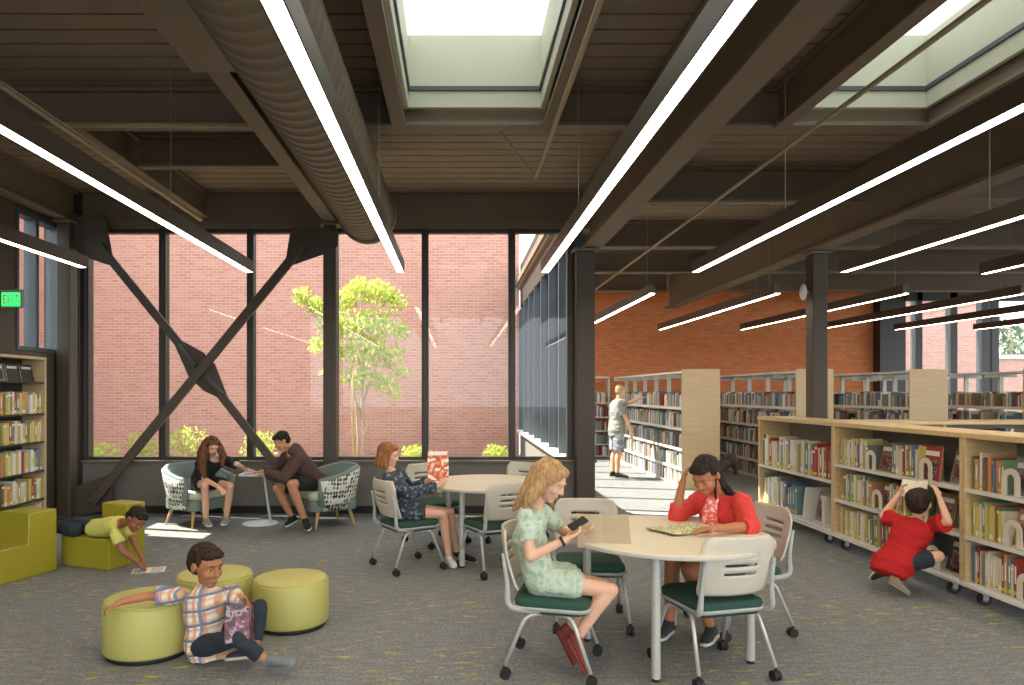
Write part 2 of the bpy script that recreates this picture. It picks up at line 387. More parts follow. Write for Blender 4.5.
# back brick wall (inside) and the brick building across the courtyard
m = M(); m.box(1.80, 10.7, YB, YB+.25, 0, ZD+.5); st(m.build('wall_back', 'brick_inside'))
m = M(); m.box(10.7, 11.3, YB-.3, YB+.25, 0, ZD+.3); st(m.build('trim_6', 'frame_dark'))
wr = bpy.data.objects.new('window_4', None); COL.objects.link(wr); st(wr)
xr = [11.45, 11.88, 12.78, 13.58, 13.85, 15.0, 15.95]
for x in xr:
    m = M(); m.box(x-.09, x+.09, YB, YB+.2, .3, ZD); m.build('mullion', 'frame_dark', wr)
for a, b in zip(xr, xr[1:]):
    m = M(); m.box(a+.09, b-.09, YB+.09, YB+.1, .3, ZD-.3); m.build('pane', 'window_glass', wr)
m = M(); m.box(11.3, XR, YB, YB+.2, 0, .3); m.box(11.3, XR, YB, YB+.2, ZD-.3, ZD+.2); st(m.build('trim_7', 'frame_dark'))
m = M(); m.box(-18, 1.6, YB+.0, YB+.3, -.1, 9.0)
tag(m.build('brick_building', 'brick_outside'), 'tall pink brick building wall across the courtyard behind the window wall', 'building')
m = M(); m.box(-11.3, -11, YW+.2, YB-.01, -.1, 8.0)  # added side wing, gives the wing glass pink brick to reflect instead of sky
tag(m.build('brick_building', 'brick_side'), 'pink brick side wing added for wing glass reflections, seen through the narrow left window', 'building')
m = M(); m.box(12.5, 17.7, 23, 23.3, -.1, 9)
tag(m.build('brick_building', 'brick_outside'), 'tall pink brick wall outside the far right windows', 'building')
m = M(); m.box(18.0, 30, 27, 27.4, -.1, 2.9, 0); m.box(18.0, 30, 26.9, 27.5, 2.9, 3.05, 1)
tag(m.build('garden_wall', ['brick_outside', 'white_sill']), 'low brick wall with white coping under the bright sky at far right', 'wall')
m = M(); m.box(-18, 1.62, YW+.16, YB, -.14, -.02); st(m.build('ground', 'soil'))
m = M(); m.box(-60, XL-.25, -40, YW+.16, -.2, -.06); m.box(11, 60, YB+.3, 60, -.2, -.06); m.box(-60, 60, -60, -6.2, -.2, -.06); m.box(XR+.1, 60, -6.2, YB+.3, -.2, -.06)
st(m.build('ground', 'concrete'))
# ================================================================== STEEL
def ibeam(name, ax, c, s0, s1, z0, z1, wf, label, tf=.035, tw=.03):
    m = M()
    def bx(u0, u1, a, b):
        if ax == 'y': m.box(c+u0, c+u1, s0, s1, a, b)
        else: m.box(s0, s1, c+u0, c+u1, a, b)
    bx(-wf/2, wf/2, z0, z0+tf); bx(-wf/2, wf/2, z1-tf, z1); bx(-tw/2, tw/2, z0+tf, z1-tf)
    o = m.build(name, 'steel_brown', bevel=.004, seg=1); tag(o, label, 'beam'); return o
ibeam('steel_girder', 'y', -1.66, -6, YW-.02, 3.84, ZD-.002, .16, 'slender brown steel girder running to the window wall just left of the round duct')
ibeam('steel_girder', 'y', 1.77, -6, YW-.1, 3.50, ZD-.002, .24, 'deep brown steel girder ending at the post right of the window wall', .04)
ibeam('steel_girder', 'y', 4.80, -6, 15.8, 3.50, ZD-.002, .24, 'deep brown steel girder carried by the square post above the low bookcases', .04)
ibeam('steel_girder', 'y', -5.08, 2, YW-.1, 3.84, ZD-.002, .16, 'brown steel girder along the top of the left wall')
for x, w in ((-.50, 'left edge of the central skylight'), (.80, 'right edge of the central skylight'), (2.80, 'left edge of the right-hand skylight'), (4.10, 'right edge of the right-hand skylight')):
    ibeam('steel_purlin', 'y', x, -4.5, 6.066, 3.90, ZD-.002, .12, 'brown steel joist along the '+w)
ibeam('steel_purlin', 'y', -3.35, 6.2, YW-.05, 3.93, ZD-.002, .11, 'short brown steel joist in the left bay near the windows')
for x0, x1, w in ((-4.98, -1.78, 'left of the round duct'), (-1.55, 1.66, 'in front of the central skylight'), (1.90, 4.67, 'at the far edge of the right-hand skylight'), (4.93, 12, 'at the far right of the first bay')):
    ibeam('cross_beam', 'x', 6.13, x0, x1, 3.93, ZD-.002, .13, 'brown steel cross beam '+w)
ibeam('cross_beam', 'x', 7.22, -3.27, -1.78, 3.93, ZD-.002, .12, 'shorter brown cross beam in the left bay nearer the windows')
for y, w in ((8.3, 'first behind the right-hand skylight'), (10.9, 'second behind the right-hand skylight'), (13.2, 'third behind the right-hand skylight'), (15.6, 'last before the orange brick wall')):
    ibeam('cross_beam', 'x', y, 1.91, 4.67, 3.86, ZD-.002, .22, 'brown cross beam left of the square post, '+w)
    ibeam('cross_beam', 'x', y, 4.94, 14, 3.86, ZD-.002, .22, 'brown cross beam right of the square post, '+w)
def post(name, x0, x1, y0, y1, z1, label):
    r = thing(name, label, 'column', ((x0+x1)/2, (y0+y1)/2, 0))
    hx, hy = (x1-x0)/2, (y1-y0)/2
    m = M(); m.box(-hx, hx, -hy, hy, 0, z1-.03); m.build('shaft', 'post_dark', r, bevel=.012)
    m = M(); m.box(-hx-.04, hx+.04, -hy-.04, hy+.04, z1-.03, z1); m.build('cap_plate', 'steel_brown', r)
post('steel_post', 4.73, 4.93, 9.3, 9.5, 3.49, 'square brown steel post rising behind the low bookcases')
post('steel_post', 1.56, 1.80, 9.12, 9.33, 3.49, 'brown steel post at the right end of the window wall')
post('steel_post', -1.75, -1.58, 9.14, 9.33, 3.83, 'narrow steel post between the tree panes of the window wall')
post('steel_post', -5.155, -4.98, 9.0, 9.2, 3.83, 'steel post in the left corner beside the window wall')
# crossed brace
br = thing('cross_brace', 'dark steel crossed brace with plates in front of the left window panes', 'brace', (-3.4, 9.08, 0))
def bp(px, py, Y=9.05): return P(px, py, Y)-Vector(br.location)
def bar(p, q, w, t, name, Y=9.05):
    a, b = bp(*p, Y), bp(*q, Y); d = (b-a).normalized(); n = Vector((-d.z, 0, d.x)); m = M()
    pts = [a+n*w/2, a-n*w/2, b-n*w/2, b+n*w/2]
    m.prism([(v.x, v.z) for v in pts], 'y', a.y-t/2, a.y+t/2); m.build(name, 'post_dark', br, bevel=.006)
bar((303, 245), (92, 503), .115, .06, 'brace_arm', 9.03); bar((98, 244), (186, 352), .105, .045, 'brace_arm', 9.10); bar((212, 384), (312, 511), .105, .045, 'brace_arm', 9.10)
def plate(pts, name, Y=9.12, t=.03):
    m = M(); q = [bp(a, b, Y) for a, b in pts]; m.prism([(v.x, v.z) for v in q], 'y', Y-9.08-t/2, Y-9.08+t/2); m.build(name, 'post_dark', br, bevel=.004)
plate([(170, 334), (203, 352), (215, 364), (230, 403), (204, 391), (189, 377)], 'centre_plate')
plate([(68, 215), (105, 216), (113, 258), (108, 265), (90, 259), (70, 246)], 'gusset_plate')
plate([(291, 228), (338, 230), (338, 246), (330, 252), (293, 265), (286, 259)], 'gusset_plate')
plate([(66, 490), (112, 474), (113, 509), (66, 518)], 'gusset_plate', 9.14)
plate([(296, 486), (328, 478), (328, 516), (302, 516)], 'gusset_plate', 9.14)
for a, b in (((178, 345), (196, 366)), ((206, 376), (222, 394)), ((88, 503), (100, 489))):
    bar(a, b, .05, .09, 'clamp_bar', 9.04)
# round duct
m = M(); prof = []
yy = -6.0
while yy < 7.8: prof += [(.300, yy), (.300, yy+.10), (.308, yy+.11), (.308, yy+.125)]; yy += .135
prof += [(.30, 7.85), (.325, 7.86), (.325, 7.95), (.10, 7.96)]
n = 36
m.lathe(prof, n=n); m.v = [Vector((-1.01+v.x, v.z, 3.62+v.y)) for v in m.v]
tag(m.build('air_duct', 'duct_metal'), 'big round ribbed air duct hanging beside the brightest lamp', 'duct')
m = M(); m.box(-1.76, -1.36, 3.0, 4.65, 3.74, 3.83); m.box(-1.9, -1.5, 1.6, 2.95, 3.66, 3.83)
tag(m.build('duct_box', 'duct_metal', bevel=.01), 'flat metal duct box under the girder beside the round duct', 'duct')
# pipes
def pipe(pts, r, label):
    m = M(); m.tube(pts, r, 8); tag(m.build('sprinkler_pipe', 'pipe_paint'), label, 'pipe')
pipe([(.80, .5, 3.80), (.80, 7.1, 3.80)], .022, 'thin pipe running to a stop right of the central skylight')
pipe([(.30, 6.55, 4.2), (.74, 7.05, 3.84)], .010, 'short slanting rod behind the central skylight')
pipe([(2.92, .5, 3.78), (2.92, 15.5, 3.78)], .020, 'long thin pipe under the left edge of the right-hand skylight')
pipe([(-3.15, .5, 3.74), (-3.15, 8.6, 3.74)], .026, 'thin pipe in the left bay under the deck')
pipe([(-4.0, 5.98, 3.90), (-1.8, 5.98, 3.90)], .024, 'pipe along the left cross beam')
pipe([(1.95, 8.05, 3.80), (4.7, 8.05, 3.80)], .02, 'pipe along the cross beam behind the right-hand skylight')
# ceiling box near the left window and wall speaker
# ================================================================== LAMPS
def lamp(x, y0, y1, label, wires):
    r = thing('linear_lamp', label, 'lamp', (x, (y0+y1)/2, 2.95), 0, 'long pendant strip lamps'); h = (y1-y0)/2
    m = M(); m.box(-.045, .045, -h, h, .012, .125); m.box(-.045, -.037, -h, h, 0, .012); m.box(.037, .045, -h, h, 0, .012); m.build('housing', 'fixture_body', r)
    m = M(); m.box(-.036, .036, -h+.01, h-.01, .001, .011); m.build('light_strip', 'lamp_white', r)
    for w in wires:
        if y0 < w < y1:
            m = M(); m.cyl((0, w-(y0+y1)/2, .125), (0, w-(y0+y1)/2, ZD-2.952), .004, n=6); m.build('wire', 'wire', r)
WN = (1.9, 5.65, 9.75, 14.3)
lamp(-4.0, -2, 7.5, 'strip lamp nearest the left wall beside the exit sign', WN)
lamp(-2.31, -2, 7.8, 'strip lamp crossing in front of the left window panes', WN)
lamp(-.63, -2, 7.8, 'bright strip lamp under the round duct', WN)
lamp(.98, -2, 7.8, 'bright strip lamp ending above the right window panes', WN)
lamp(2.65, -2, 7.8, 'long strip lamp pointing at the orange brick wall, front row', WN)
lamp(4.30, -2, 7.8, 'front-row strip lamp right of the square post, first from the post', WN)
lamp(5.94, -2, 7.9, 'front-row strip lamp at the right edge of the photo', WN)
for x, s in ((2.65, 'leftmost of the far strip lamps, in front of the orange brick wall'), (4.35, 'second far strip lamp from the left, ending behind the square post'), (6.1, 'third far strip lamp from the left, passing behind the square post'), (7.7, 'fourth far strip lamp from the left'), (9.4, 'fifth far strip lamp from the left, in front of the far right windows'), (11.1, 'rightmost far strip lamp before the far right windows')):
    lamp(x, 9.5, 15.0, s, WN)
# exit sign
ex = thing('exit_sign', 'green lit exit sign on the left wall above the dark bookcase', 'sign', (-4.985, 7.85, 2.58)); ex.scale = (.72, .72, .85)
m = M(); m.box(-.165, .17, -.03, .03, -.02, .22); m.build('housing', 'exit_body', ex, bevel=.006)
m = M(); m.box(-.15, .14, -.036, -.031, 0, .18); m.build('face', 'exit_green', ex)
m = M(); L = {'E': [(0, 1, 0, 5), (1, 3, 0, 1), (1, 3, 2, 3), (1, 3, 4, 5)], 'I': [(1, 2, 0, 5)], 'T': [(1, 2, 0, 4), (0, 3, 4, 5)]}
for k, ch in enumerate('EXIT'):
    ox = -.125+k*.065; u = .0155; vz = .024
    if ch == 'X':
        for sg in (0, 1):
            a, b = (ox, ox+3*u) if sg else (ox+3*u, ox)
            m.prism([(a-.008, .03), (a+.008, .03), (b+.008, .03+5*vz), (b-.008, .03+5*vz)], 'y', -.040-.001*sg, -.037)
    else:
        for (a, b, c, d) in L[ch]: m.box(ox+a*u, ox+b*u, -.040, -.037, .03+c*vz, .03+d*vz)
m.build('lettering', 'white_sill', ex)
# small ceiling speaker on the beam beside the post
sp = thing('wall_speaker', 'small white round speaker on the left face of the square post', 'speaker', (4.67, 9.4, 2.96))
m = M(); m.cyl((0, 0, 0), (.075, 0, 0), .03, n=12); m.build('bracket', 'steel_brown', sp); m = M(); m.ell((-.02, -.0, 0), (.045, .06, .11)); m.build('shell', 'white_sill', sp)
# ================================================================== COURTYARD PLANTS
def leaves(m, c, r, n, size):
    for _ in range(n):
        d = Vector((random.gauss(0, 1), random.gauss(0, 1), random.gauss(0, 1))).normalized()*random.random()**.45
        p = Vector(c)+Vector((d.x*r[0], d.y*r[1], d.z*r[2])); q = Euler((random.random()*6, random.random()*6, random.random()*6)).to_quaternion()
        s_ = size*random.uniform(.6, 1.3)
        m.add([p+q@Vector(v) for v in ((-s_, 0, 0), (0, -s_*.5, 0), (s_, 0, s_*.2), (0, s_*.5, 0))], [(0, 1, 2, 3)])
tr = thing('courtyard_tree', 'young leafy yellow-green tree outside the middle window panes', 'tree', (-2.0, 14, -.02))
m = M()
def T_(px, py, Y=14): return P(px, py, Y)-Vector(tr.location)
m.tube([(0.1, 0, 0), T_(363, 440), T_(362, 400), T_(364, 350), T_(360, 300)], [.04, .035, .03, .02, .008], 8)
for pts, r in (([T_(363, 420), T_(350, 385, 13.9), T_(335, 345, 13.8), T_(310, 308, 13.8), T_(298, 292, 13.8)], [.028, .022, .018, .012, .005]),
               ([T_(362, 405), T_(375, 370, 14.2), T_(388, 330, 14.3), T_(400, 300, 14.4)], [.022, .018, .012, .005]),
               ([T_(364, 372), T_(345, 330, 14.3), T_(340, 300, 14.4)], [.016, .012, .005]),
               ([T_(362, 440), T_(370, 420, 13.8), T_(385, 395, 13.6)], [.015, .012, .005]),
               ([(-.02, .0, .02), T_(358, 440), T_(356, 405), T_(350, 370)], [.022, .02, .018, .01])):
    m.tube(pts, r, 7)
m.build('trunk', 'bark', tr, fixn=False)
m = M()
for px, py, Y, rx, ry, n_ in ((302, 296, 13.8, .22, .18, 80), (318, 306, 13.8, .26, .22, 110), (330, 325, 13.8, .3, .26, 130), (345, 300, 14.3, .3, .26, 120), (362, 290, 14, .38, .26, 170), (380, 292, 14.3, .3, .3, 120),
                       (395, 300, 14.4, .28, .26, 90), (350, 325, 14, .42, .34, 190), (375, 325, 14.1, .45, .36, 230), (400, 330, 14.3, .24, .2, 80), (340, 350, 13.9, .3, .24, 110), (365, 352, 14, .44, .36, 200),
                       (390, 355, 14.2, .34, .28, 120), (318, 345, 13.8, .2, .2, 50), (360, 378, 14, .4, .24, 140), (385, 382, 13.8, .3, .2, 90), (330, 372, 13.8, .22, .16, 50), (402, 372, 14, .2, .14, 40), (395, 395, 13.7, .16, .14, 30)):
    leaves(m, T_(px, py, Y), (rx, rx, ry), int(n_*1.35), .062)
m.build('foliage', 'leaf_thin', tr, fixn=False)
m = M(); m.tube([P(354, 473, 13.7)*1, P(352, 400, 13.7), P(353, 372, 13.7)], .02, 8)
tag(m.build('tree_stake', 'stake_wood'), 'thin wooden stake beside the courtyard tree trunk', 'stake')
for px, Y, w, h, lb in ((98, 15.0, .45, .55, 'low green shrub outside the leftmost window pane'), (142, 16.2, .42, .7, 'pale shrub outside the leftmost pane near the first mullion'), (190, 15.5, .5, .85, 'taller green shrub outside behind the curly-haired reader'), (262, 15.8, .5, .75, 'green shrub outside behind the boy in the brown hoodie'), (415, 16.3, .35, .4, 'small shrub outside right of the courtyard tree'), (497, 16.3, .35, .4, 'small shrub outside below the pane right of the tree')):
    o = thing('courtyard_shrub', lb, 'shrub', ((px-VX)*Y/F, Y, -.02), 0, 'shrubs in the courtyard')
    m = M()
    for k in range(5): a = k*1.3; m.tube([(0, 0, 0), (math.cos(a)*w*.3, math.sin(a)*w*.3, h*.7)], [.012, .005], 5)
    m.build('stems', 'bark', o, fixn=False); m = M(); leaves(m, (0, 0, h*.55), (w, w, h*.5), 330, .05); m.build('foliage', 'leaf_thin', o, fixn=False)
for x, Y, h in ((21.3, 29, 6.2), (23.6, 30, 6.6)):
    o = thing('garden_tree', 'leafy green tree beyond the low wall at far right, %s' % ('left one' if x < 22 else 'right one'), 'tree', (x, Y, -.06))
    m = M(); m.tube([(0, 0, 0), (.1, 0, h*.6), (0, 0, h*.8)], [.16, .1, .04], 8); m.build('trunk', 'bark', o, fixn=False)
    m = M()
    for k in range(7): leaves(m, (random.uniform(-.8, .8), random.uniform(-.6, .6), h*.45+k*.3), (.7, .7, .5), 130, .11)
    m.build('foliage', 'foliage_far', o, fixn=False)
# ================================================================== LIGHT
sun = bpy.data.lights.new('sun', 'SUN'); sun.energy = 9.0; sun.angle = .009; sun.color = (1, .95, .86)
so = bpy.data.objects.new('sun', sun); COL.objects.link(so); so.rotation_euler = SUN.to_track_quat('-Z', 'Y').to_euler()
w = bpy.data.worlds.new('world'); SC.world = w; w.use_nodes = True
bg = w.node_tree.nodes['Background']; bg.inputs[0].default_value = (.88, .94, 1, 1); bg.inputs[1].default_value = 2.0
def portal(loc, rot, sx, sy):
    l = bpy.data.lights.new('portal', 'AREA'); l.shape = 'RECTANGLE'; l.size = sx; l.size_y = sy; l.cycles.is_portal = True
    o = bpy.data.objects.new('portal', l); COL.objects.link(o); o.location = loc; o.rotation_euler = rot
portal((-1.7, YW+.3, 2.25), (-PI/2, 0, 0), 6.6, 3.1)
portal((1.3, 13.9, 2.2), (0, -PI/2, 0), 3.2, 8)
portal((5, -6.3, 2.1), (PI/2, 0, 0), 20, 4.2)
portal((XR+.1, 6, 2.1), (0, PI/2, 0), 4.2, 24)
portal((13.6, YB+.4, 2.2), (-PI/2, 0, 0), 5, 4)
# ================================================================== CHAIRS AND TABLES
def arc_pts(pts, r=.05, n=5):                 # rounds the corners of a polyline
    pts = [Vector(p) for p in pts]; out = [pts[0]]
    for a, b, c in zip(pts, pts[1:], pts[2:]):
        u = (a-b); v = (c-b); k = min(r, u.length*.45, v.length*.45); p = b+u.normalized()*k; q = b+v.normalized()*k
        for i in range(n+1):
            t = i/n; out.append(p*(1-t)**2+b*2*t*(1-t)+q*t*t)
    return out+[pts[-1]]
def rrect(hx, hy, r, n=5):
    o = []
    for cx, cy, a0 in ((hx-r, hy-r, 0), (-hx+r, hy-r, 90), (-hx+r, -hy+r, 180), (hx-r, -hy+r, 270)):
        for i in range(n+1):
            a = math.radians(a0+90*i/n); o.append((cx+r*math.cos(a), cy+r*math.sin(a)))
    return o
def make_chair():
    t = thing('library_chair', 'x', 'chair')
    # cushion: lofted rounded pad
    m = M(); rr = rrect(.225, .215, .07); vs = []
    prof = [(.93, .367), (.99, .412), (1.0, .428), (.98, .443), (.9, .452), (.6, .457)]
    for k, z in prof: vs += [(x*k, y*k+.01, z+(.006*(y/.215)**2 if y > 0 else 0)) for x, y in rr]
    n = len(rr); fs = [(j*n+i, j*n+(i+1) % n, (j+1)*n+(i+1) % n, (j+1)*n+i) for j in range(len(prof)-1) for i in range(n)]
    fs += [tuple(range(n-1, -1, -1)), tuple(range((len(prof)-1)*n, len(prof)*n))]
    m.add(vs, fs, 0, True); m.build('seat_pad', 'pad_green', t)
    m = M(); rr = rrect(.232, .222, .07); vs = []
    prof = [(.80, .375), (.96, .385), (1.0, .398), (1.0, .407)]
    for k, z in prof: vs += [(x*k, y*k+.01, z) for x, y in rr]
    fs = [(j*n+i, j*n+(i+1) % n, (j+1)*n+(i+1) % n, (j+1)*n+i) for j in range(len(prof)-1) for i in range(n)]+[tuple(range(n-1, -1, -1)), tuple(range((len(prof)-1)*n, len(prof)*n))]
    m.add(vs, fs, 0, True); m.build('seat_shell', 'plastic_gray', t)
    # back: curved panel with three slots
    m = M(); nu, nv = 18, 20; idx = {}
    def bpnt(u, v, off=0):
        hw = .222+.012*v-(.03*max(0, v-.8)/.2 if v > .8 else 0)
        if v > .86: hw *= 1-.10*((v-.86)/.14)**2
        if v < .12: hw *= 1-.05*((.12-v)/.12)**2
        x = u*hw; z = .495+.335*v
        y = -.225-.075*v+.05*abs(u)**2.2-.015*math.sin(v*PI)
        return Vector((x, y+off, z))
    for j in range(nv+1):
        for i in range(nu+1):
            idx[i, j] = len(m.v); m.v.append(bpnt(-1+2*i/nu, j/nv))
    for j in range(nv):
        for i in range(nu):
            if j in (7, 10, 13) and 5 <= i < nu-5: continue
            m.f.append([idx[i, j], idx[i+1, j], idx[i+1, j+1], idx[i, j+1]]); m.mi.append(0); m.sm.append(True)
    b = m.build('backrest', 'plastic_cream', t, fixn=False); s_ = b.modifiers.new('thick', 'SOLIDIFY'); s_.thickness = .012; s_.offset = 0
    # side arms joining back and seat
    for sx in (-1, 1):
        m = M(); pts = arc_pts([(sx*.218, -.262, .70), (sx*.222, -.232, .52), (sx*.232, -.235, .40), (sx*.20, -.08, .378), (sx*.19, .1, .382)], .07, 6)
        m.tube(pts, [.011+.007*math.sin(PI*i/(len(pts)-1)) for i in range(len(pts))], 10); m.build('back_arm', 'plastic_gray', t, fixn=False)
    m = M(); m.tube([(-.19, -.03, .367), (.19, -.03, .367)], .012); m.tube([(-.19, .06, .367), (.19, .06, .367)], .012); m.build('under_bar', 'tube_silver', t, fixn=False)
    for sx in (-1, 1):
        for sy in (-1, 1):
            ex_, ey = sx*.245, (.235 if sy > 0 else -.245)
            m = M(); m.tube(arc_pts([(sx*.17, sy*.03+.015, .367), (sx*.212, sy*.13, .358), (ex_, ey, .075)], .07, 6), .0115, 10); lg = m.build('leg', 'tube_silver', t, fixn=False)
            m = M(); m.cyl((ex_, ey, .05), (ex_, ey, .085), .009, n=8)
            for w in (-.013, .013): m.cyl((ex_+w-.009, ey+.004, .030), (ex_+w+.009, ey+.004, .030), .030, n=16)
            m.cyl((ex_-.018, ey, .036), (ex_+.018, ey, .036), .02, n=10)
            c = m.build('caster', 'rubber_black', lg)
    return t
chair = make_chair()
def put_chair(x, y, dx, dy, label, group='cream library chairs on casters'):
    return copy_to(chair, (x, y, 0), math.atan2(dy, dx)-PI/2, label, group)
put_chair(.57, 4.13, .96, -.26, 'cream chair the blonde reader in the pale green dress sits on')
put_chair(1.49, 4.10, -.25, .97, 'empty cream chair in front of the near table with its slotted back to us')
put_chair(1.94, 4.83, -.985, -.17, 'cream chair the reader in the red jacket sits on')
put_chair(.93, 4.92, -.08, -1, 'empty cream chair tucked in behind the near table beside the open folder')
put_chair(-.455, 6.48, .85, .52, 'cream chair the reader with the orange magazine sits on')
put_chair(.34, 6.37, -.46, .89, 'empty cream chair at the far table with its slotted back to us')
put_chair(-.22, 7.55, .62, -.78, 'empty cream chair behind the far table near the orange magazine')
put_chair(.66, 7.62, -.45, -.89, 'empty cream chair behind the far table below the right window pane')
def make_table():
    t = thing('round_table', 'x', 'table')
    m = M(); r = .63; m.lathe([(r-.012, .712), (r, .716), (r, .736), (r-.004, .740)], n=64, smooth=False); m.build('tabletop', 'laminate', t)
    m = M(); m.lathe([(r+.001, .714), (r+.003, .716), (r+.003, .735), (r+.001, .737)], n=64); m.build('edge_band', 'table_edge', t)
    for k in range(4):
        a = math.atan2(-.46, -.19)+k*PI/2; c = Vector((math.cos(a), math.sin(a), 0))*.49
        m = M(); m.cyl(c+Vector((0, 0, .02)), c+Vector((0, 0, .712)), .026, n=18); m.cyl(c+Vector((0, 0, .70)), c+Vector((0, 0, .712)), .045, n=18); lg = m.build('leg', 'tube_silver', t)
        m = M(); m.cyl(c, c+Vector((0, 0, .02)), .022, n=14); m.build('foot', 'rubber_black', lg)
    return t
tb = make_table()
copy_to(tb, (1.30, 4.37, 0), 0, 'round cream table in the foreground with a folder and an open book', 'round cream reading tables')
copy_to(tb, (.32, 6.86, 0), -.2, 'round cream table further back where the orange magazine is read', 'round cream reading tables')
# ------------------------------------------------------------------ ottomans and block seats
def ottoman(x, y, r, h, label):
    t = thing('round_ottoman', label, 'ottoman', (x, y, 0), 0, 'lime green round ottomans')
    m = M(); m.lathe([(r*.97, .03), (r, .045), (r, h-.025), (r-.008, h-.012), (r-.018, h-.006)], n=48); m.build('side_band', 'vinyl_lime', t)
    m = M(); m.lathe([(r-.018, h-.012), (r-.018, h-.004), (r-.03, h), (r*.5, h+.008), (.01, h+.010)], n=48); m.build('top_panel', 'vinyl_lime', t)
    m = M(); m.tube([(math.cos(a*PI/24)*(r-.014), math.sin(a*PI/24)*(r-.014), h-.006) for a in range(49)], .005, 6); m.build('piping', 'vinyl_lime', t, fixn=False)
    m = M(); m.lathe([(r*.92, 0), (r*.92, .03)], n=40); m.build('base', 'rubber_black', t)
ottoman(-1.925, 4.38, .268, .34, 'lime green round ottoman the boy in plaid rests his arm on')
ottoman(-1.72, 4.98, .262, .335, 'lime green round ottoman half hidden behind the boy in plaid')
ottoman(-1.158, 4.885, .258, .33, 'lime green round ottoman standing free, rightmost of the three')
sb = thing('step_seat', 'olive green L-shaped foam step seat at the left edge of the photo', 'seat', (-3.82, 5.85, 0), math.atan2(.52, .17)-PI/2, 'olive foam step seats')
m = M(); m.prism([(0, 0), (.56, 0), (.56, .56), (.27, .56), (.27, .295), (0, .295)], 'x', -.36, 0); m.build('foam_body', 'vinyl_olive', sb, bevel=.012, seg=3)
m = M(); m.tube([(.001, 0.01, .29), (.001, .265, .29), (.001, .275, .552), (.001, .55, .552)], .004, 6); m.build('seam', 'vinyl_lime', sb, fixn=False)
sb = thing('step_seat', 'olive green foam step seat the boy in the yellow shirt lies on', 'seat', (-3.155, 6.335, 0), math.atan2(.385, .155)-PI/2, 'olive foam step seats')
m = M(); m.box(-.60, 0, 0, .205, 0, .28); m.box(-.60, -.325, .2051, .425, 0, .28); m.build('seat_block', 'vinyl_olive', sb, bevel=.012, seg=3)
m = M(); m.box(-.32, 0, .208, .425, 0, .57); m.build('back_block', 'vinyl_olive', sb, bevel=.012, seg=3)
# ------------------------------------------------------------------ tub armchairs
def make_armchair():
    t = thing('tub_armchair', 'x', 'armchair')
    n = 30
    def ring(k, rad, z, sq=.92):
        a = math.radians(-128+256*k/n)      # 0 is the back (-Y)
        x = math.sin(a)*rad; y = -math.cos(a)*rad*sq
        if abs(a) > PI/2: x = math.copysign(rad, a)*(1-.08*(abs(a)-PI/2)); y = (abs(a)-PI/2)*rad*.95
        return Vector((x, y, z))
    def top(k):
        u = abs(2*k/n-1); return .70 if u < .3 else .70-.12*min(1, (u-.3)/.55)**1.2
    m = M(); rows = [(0, .30), (.35, .335), (.75, .375), (1.0, .392)]
    vs = []
    for f, r in rows:
        for k in range(n+1): vs.append(ring(k, r, .215+(top(k)-.215)*f))
    N = n+1; m.add(vs, [(j*N+k, j*N+k+1, (j+1)*N+k+1, (j+1)*N+k) for j in range(3) for k in range(n)], 0, True)
    o = m.build('outer_shell', 'armchair_pattern', t, fixn=False); s_ = o.modifiers.new('thick', 'SOLIDIFY'); s_.thickness = .02; s_.offset = 1
    m = M(); vs = []
    for f, r in ((0, .27), (.5, .30), (1.0, .33)):
        for k in range(n+1): vs.append(ring(k, r, .25+(top(k)-.25)*f))
    m.add(vs, [(j*N+k, j*N+k+1, (j+1)*N+k+1, (j+1)*N+k) for j in range(2) for k in range(n)], 0, True)
    o = m.build('inner_shell', 'armchair_inner', t, fixn=False); s_ = o.modifiers.new('thick', 'SOLIDIFY'); s_.thickness = .03; s_.offset = 0
    m = M(); pts = [ring(k, .362, top(k)) for k in range(n+1)]+[]; e1 = [ring(n, .35, top(n)-d) for d in (.12, .3)]; e0 = [ring(0, .35, top(0)-d) for d in (.3, .12)]
    m.tube(e0+pts+e1, .036, 10); m.build('arm_roll', 'armchair_inner', t, fixn=False)
    m = M(); rr = rrect(.285, .30, .1); vs = []
    pr = [(.92, .33), (1, .345), (1, .41), (.93, .43), (.6, .437)]
    for k, z in pr: vs += [(x*k, y*k+.03, z) for x, y in rr]
    q = len(rr); m.add(vs, [(j*q+i, j*q+(i+1) % q, (j+1)*q+(i+1) % q, (j+1)*q+i) for j in range(len(pr)-1) for i in range(q)]+[tuple(range(q-1, -1, -1)), tuple(range((len(pr)-1)*q, len(pr)*q))], 0, True)
    m.build('seat_cushion', 'cushion_pale', t)
    m = M(); m.prism([(x*1.0, y+.02) for x, y in rrect(.29, .30, .12)], 'z', .2, .33); m.build('seat_frame', 'armchair_inner', t, bevel=.01)
    for sx in (-1, 1):
        for sy in (-1, 1):
            m = M(); m.cyl((sx*.27, sy*.25+.02, 0), (sx*.215, sy*.2+.02, .205), .013, .024, n=12); m.build('leg', 'leg_wood', t)
    return t
ac = make_armchair()
copy_to(ac, (-3.22, 8.66, 0), math.radians(-122), 'patterned tub armchair the curly-haired reader in black sits on', 'patterned tub armchairs')
copy_to(ac, (-1.58, 8.62, 0), math.radians(122), 'patterned tub armchair the boy in the brown hoodie sits on', 'patterned tub armchairs')
